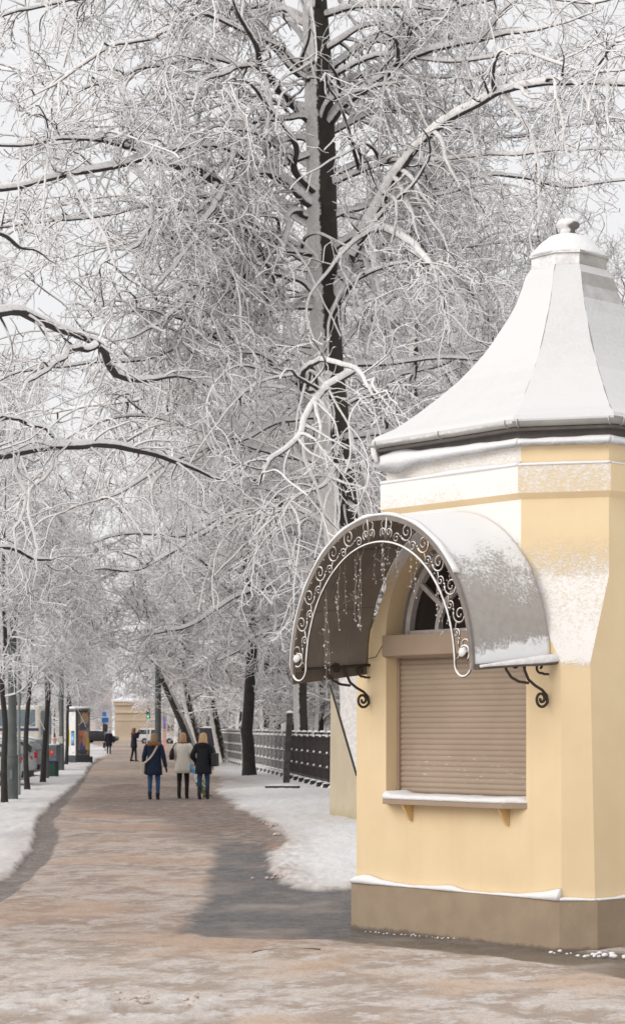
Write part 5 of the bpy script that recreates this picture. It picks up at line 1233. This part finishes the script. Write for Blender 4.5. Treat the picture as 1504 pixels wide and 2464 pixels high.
    rg = [(0, .0, z1, .012, .015), (0, 0, z1-.012, .05, .06), (0, -.002, z1-.045, .082*hw**.5, .098), (0, -.008, z1-.10, .090*hw**.6, .104), (0, -.030, z1-.155, .094*hw**.8, .088), (0, -.045, z1-.21, .100*hw, .068), (0, -.058, z1-max(.24, L_*.8), .108*hw, .05), (0, -.062, z1-max(.26, L_*.93), .088*hw, .036), (0, -.060, z1-max(.28, L_), .04*hw, .015)]
    n = 22; rings = []
    for (x, y, z, a, b) in rg: rings.append([(x+a*math.cos(q_)*(1+.05*math.sin(q_*9+z*40)), y+b*math.sin(q_)*(1+.05*math.sin(q_*7+z*60)), z) for q_ in np.linspace(0, 2*math.pi, n+1)[:-1]])
    h.loft(rings)
    q = NT('hair'); cc = q.coord(scale=(60, 60, 5)); q.col(q.mix(q.ramp(q.noise(cc, 1.5, 3), .3, .7), tuple(c*.6 for c in hair), tuple(min(1, c*1.35) for c in hair)), .55); q.bump(q.noise(cc, 2, 2), .5, .01)
    h.build('hair', q.m, o, smooth=True)
    if fur:
        fm = MB(); g_ = []
        for z, a, b in ((1.36, .17, .125), (1.385, .20, .15), (1.42, .175, .135), (1.455, .125, .105), (1.475, .08, .08)): g_.append([(a*math.cos(q_)*random.uniform(.92, 1.1), -.01+b*math.sin(q_)*random.uniform(.92, 1.1), z+random.gauss(0, .006)) for q_ in np.linspace(0, 2*math.pi, 31)[:-1]])
        fm.loft(g_); fm.build('fur_collar', plain('fur_collar', fur, .95, var=.5, scale=60, bump=.6), co_, smooth=True)
    if scarf: MB().ell([(0, .0, 1.40, .10, .09), (0, 0, 1.42, .115, .10), (0, 0, 1.455, .105, .095), (0, 0, 1.475, .075, .075)], 16).build('scarf', plain('scarf', scarf, .95, var=.3, scale=40), o, smooth=True)
    if glove:
        for sg, (el, wr) in ((-1, armL), (1, armR)):
            d = (Vector(wr)-Vector(el)).normalized(); g_ = MB(); g_.tube([Vector(wr)-d*.02, Vector(wr)+d*.05, Vector(wr)+d*.10, Vector(wr)+d*.155], [.034, .042, .036, .016], 10, flat=.7); g_.build('glove', plain('glove', glove, .7), o, smooth=True)
    return o
def held(o_, name, label, cat, fn):
    e = empty(name, tuple(o_.location), o_.rotation_euler.z, label, cat); fn(e); return e
def sling(pts, w, mat, e, nm='strap'):
    m = MB(); P_ = catmull(pts, 24)
    rings = []
    for i, p in enumerate(P_):
        d = Vector(P_[min(i+1, 23)]-P_[max(i-1, 0)]).normalized(); n_ = Vector((p[0], p[1], 0)).normalized(); sd = d.cross(n_).normalized()*w/2; p = Vector(p)
        rings.append([p-sd, p+sd, p+sd+n_*.008, p-sd+n_*.008])
    m.loft(rings); return m.build(nm, mat, e)
w1 = person('woman in a navy parka with brown fur collar and blue jeans, left of three', 371, 1925, 49.3, 1.66, R(2), (.012, .022, .045), .63, (.030, .070, .15), hair=(.30, .19, .10), hair_len=.21, fur=(.22, .10, .045), step=.05, stance=.10,
            armL=((-.255, -.01, 1.10), (-.28, .03, .88)), armR=((.26, -.02, 1.09), (.31, .02, .84)), glove=(.012, .012, .014), hair_w=.9)
def bag1(e):
    m = plain('cream_bag_leather', (.50, .42, .34), .6)
    b = MB(); b.loft([[(x-.275+dx, y-.01, z) for x, y in ((-.05, -.13), (.05, -.13), (.05, .13), (-.05, .13))] for z, dx in ((.64, .03), (.66, .0), (.90, .02), (.95, .05))]); b.build('bag_body', m, e, bevel=.015)
    sling([(.13, .0, 1.43), (.08, -.15, 1.30), (-.03, -.17, 1.10), (-.16, -.165, .97), (-.25, -.10, .92)], .045, m, e); sling([(.13, .0, 1.43), (.08, .15, 1.30), (-.05, .17, 1.10), (-.22, .12, .94)], .045, m, e)
held(w1, 'shoulder_bag', 'cream cross body bag worn by the woman in navy', 'bag', bag1)
w2 = person('woman in a cream coat with black tights and boots, between the other two', 441, 1922, 50.1, 1.67, R(-1), (.70, .65, .57), .66, (.018, .012, .014), (.012, .011, .012), .42, hair=(.44, .26, .15), hair_len=.24, scarf=(.018, .016, .018), step=.06, stance=.095, flare=1.02,
            armL=((-.25, .02, 1.12), (-.20, .10, .98)), armR=((.235, 0, 1.10), (.24, .05, .87)), hair_w=1.0)
def bag2(e):
    m = plain('black_soft_leather', (.02, .018, .02), .5)
    b = MB(); b.ell([(-.285, -.03, .99, .02, .05), (-.285, -.03, 1.0, .05, .11), (-.28, -.03, 1.10, .07, .13), (-.27, -.03, 1.20, .06, .10), (-.255, -.03, 1.29, .03, .05)], 14); b.build('bag_body', m, e, smooth=True)
    MB().tube(catmull([(-.255, -.05, 1.28), (-.20, -.06, 1.40), (-.165, .0, 1.43), (-.19, .09, 1.36), (-.26, .05, 1.25)], 18).tolist(), .012, 6).build('handle', m, e)
held(w2, 'handbag', 'black pear shaped bag under the arm of the woman in cream', 'bag', bag2)
def bouq(e):
    random.seed(3)
    a, b_ = Vector((.215, .0, .82)), Vector((.56, -.04, .20)); d = (b_-a).normalized()
    P_ = MB(); P_.tube([a+d*t for t in (-.02, .12, .30, .42)], [.025, .05, .085, .10], 12); P_.build('wrapping', plain('white_wrapping_paper', (.70, .72, .76), .7, var=.1), e, smooth=False)
    bl = MB(); bl.tube([a+d*t+Vector((0, -.03, 0)) for t in (-.05, .08, .17)], [.026, .05, .058], 10); bl.build('blue_ribbon', plain('pale_blue_ribbon', (.12, .32, .56), .6), e)
    lf = MB()
    for _ in range(34):
        t = random.uniform(.36, .78); p = a+d*t+Vector((random.gauss(0, .05), random.gauss(0, .04), random.gauss(0, .05))); v = (d+Vector((random.gauss(0, .5), random.gauss(0, .4), random.gauss(0, .4)))).normalized(); sd = v.orthogonal().normalized()*.028
        lf.slab([p, p+v*.07+sd, p+v*.17, p+v*.07-sd], tuple(v.cross(sd).normalized()), .003)
    lf.build('leaves', plain('dull_green_leaves', (.13, .17, .07), .7, var=.4), e)
held(w2, 'bouquet', 'wrapped bouquet with green leaves hanging from the hand of the woman in cream', 'bouquet', bouq)
w3 = person('woman in a black hooded coat with long blond hair, right of three', 490, 1924, 49.5, 1.67, R(-2), (.014, .014, .018), .645, (.022, .045, .085), hair=(.50, .32, .18), hair_len=.33, hair_w=1.18, step=.05, stance=.10,
            armL=((-.30, -.04, 1.10), (-.20, .08, .93)), armR=((.24, -.01, 1.12), (.23, .06, .90)), boot_h=.26)
def bag3(e):
    m = plain('black_tote_leather', (.022, .022, .025), .55)
    b = MB(); b.loft([[(.30+x*s, y*s-.02, z) for x, y in ((-.07, -.15), (.07, -.15), (.07, .15), (-.07, .15))] for z, s in ((.84, .9), (.86, 1), (1.14, .95), (1.17, .9))]); b.build('bag_body', m, e, bevel=.015)
    for y in (-.11, .09): MB().tube(catmull([(.30, y-.02, 1.16), (.24, y*.6, 1.34), (.17, y*.4, 1.42), (.24, y*.8, 1.30)], 14).tolist(), .011, 6).build('handle', m, e)
held(w3, 'tote_bag', 'large black shoulder bag of the woman with long blond hair', 'bag', bag3)
hd_ = MB(); hd_.ell([(0, -.05, 1.30, .06, .04), (0, -.085, 1.32, .13, .06), (0, -.09, 1.38, .15, .06), (0, -.06, 1.44, .10, .05), (0, -.04, 1.46, .05, .03)], 14)
hd_.build('hood', plain('black_hood_cloth', (.014, .013, .016), .95), w3, smooth=True)
w4 = person('far standing person in dark coat raising a camera to the face', 323, 1833, 105, 1.80, R(-62), (.016, .018, .028), .70, (.014, .018, .028), hair=(.20, .11, .07), hair_len=.16, fur=(.13, .05, .05), step=.09, stance=.12,
            armL=((-.24, .12, 1.20), (-.10, .26, 1.47)), armR=((.24, .12, 1.20), (.10, .26, 1.47)), boot_h=.22)
def camf(e):
    MB().box((0, .31, 1.66), (.16, .09, .11)).build('camera_body', plain('black_camera', (.015, .015, .016), .5), e, bevel=.01)
    MB().lathe([(0, .33), (.045, .33), (.05, .47), (0, .47)], (0, 0, 1.66), 12, 'Y').build('lens', plain('black_lens', (.012, .012, .013), .4), e)
held(w4, 'hand_camera', 'black camera held up by the far standing person', 'camera', camf)
w5 = person('farthest walker in a long dark coat and pale hat carrying a bag', 263, 1815, 135, 1.70, R(3), (.020, .018, .026), .55, (.015, .014, .018), hair=(.50, .49, .48), hair_len=.15, step=.06)
MB().ell([(0, .01, 1.57, .098, .112), (0, .01, 1.62, .098, .112), (0, .0, 1.68, .080, .09), (0, 0, 1.715, .03, .035)], 16).build('hat', plain('pale_knit_hat', (.62, .62, .64), .9), w5, smooth=True)
def bag5(e):
    MB().box((-.33, .02, .62), (.10, .30, .36)).build('bag_body', plain('black_shopping_bag', (.014, .014, .015), .6), e, bevel=.02)
    MB().tube([(-.33, -.05, .79), (-.29, .03, .88), (-.33, .10, .79)], .010, 5).build('handle', plain('black_bag_handle', (.014, .014, .015), .6), e)
held(w5, 'carrier_bag', 'black bag carried low by the farthest walker', 'bag', bag5)
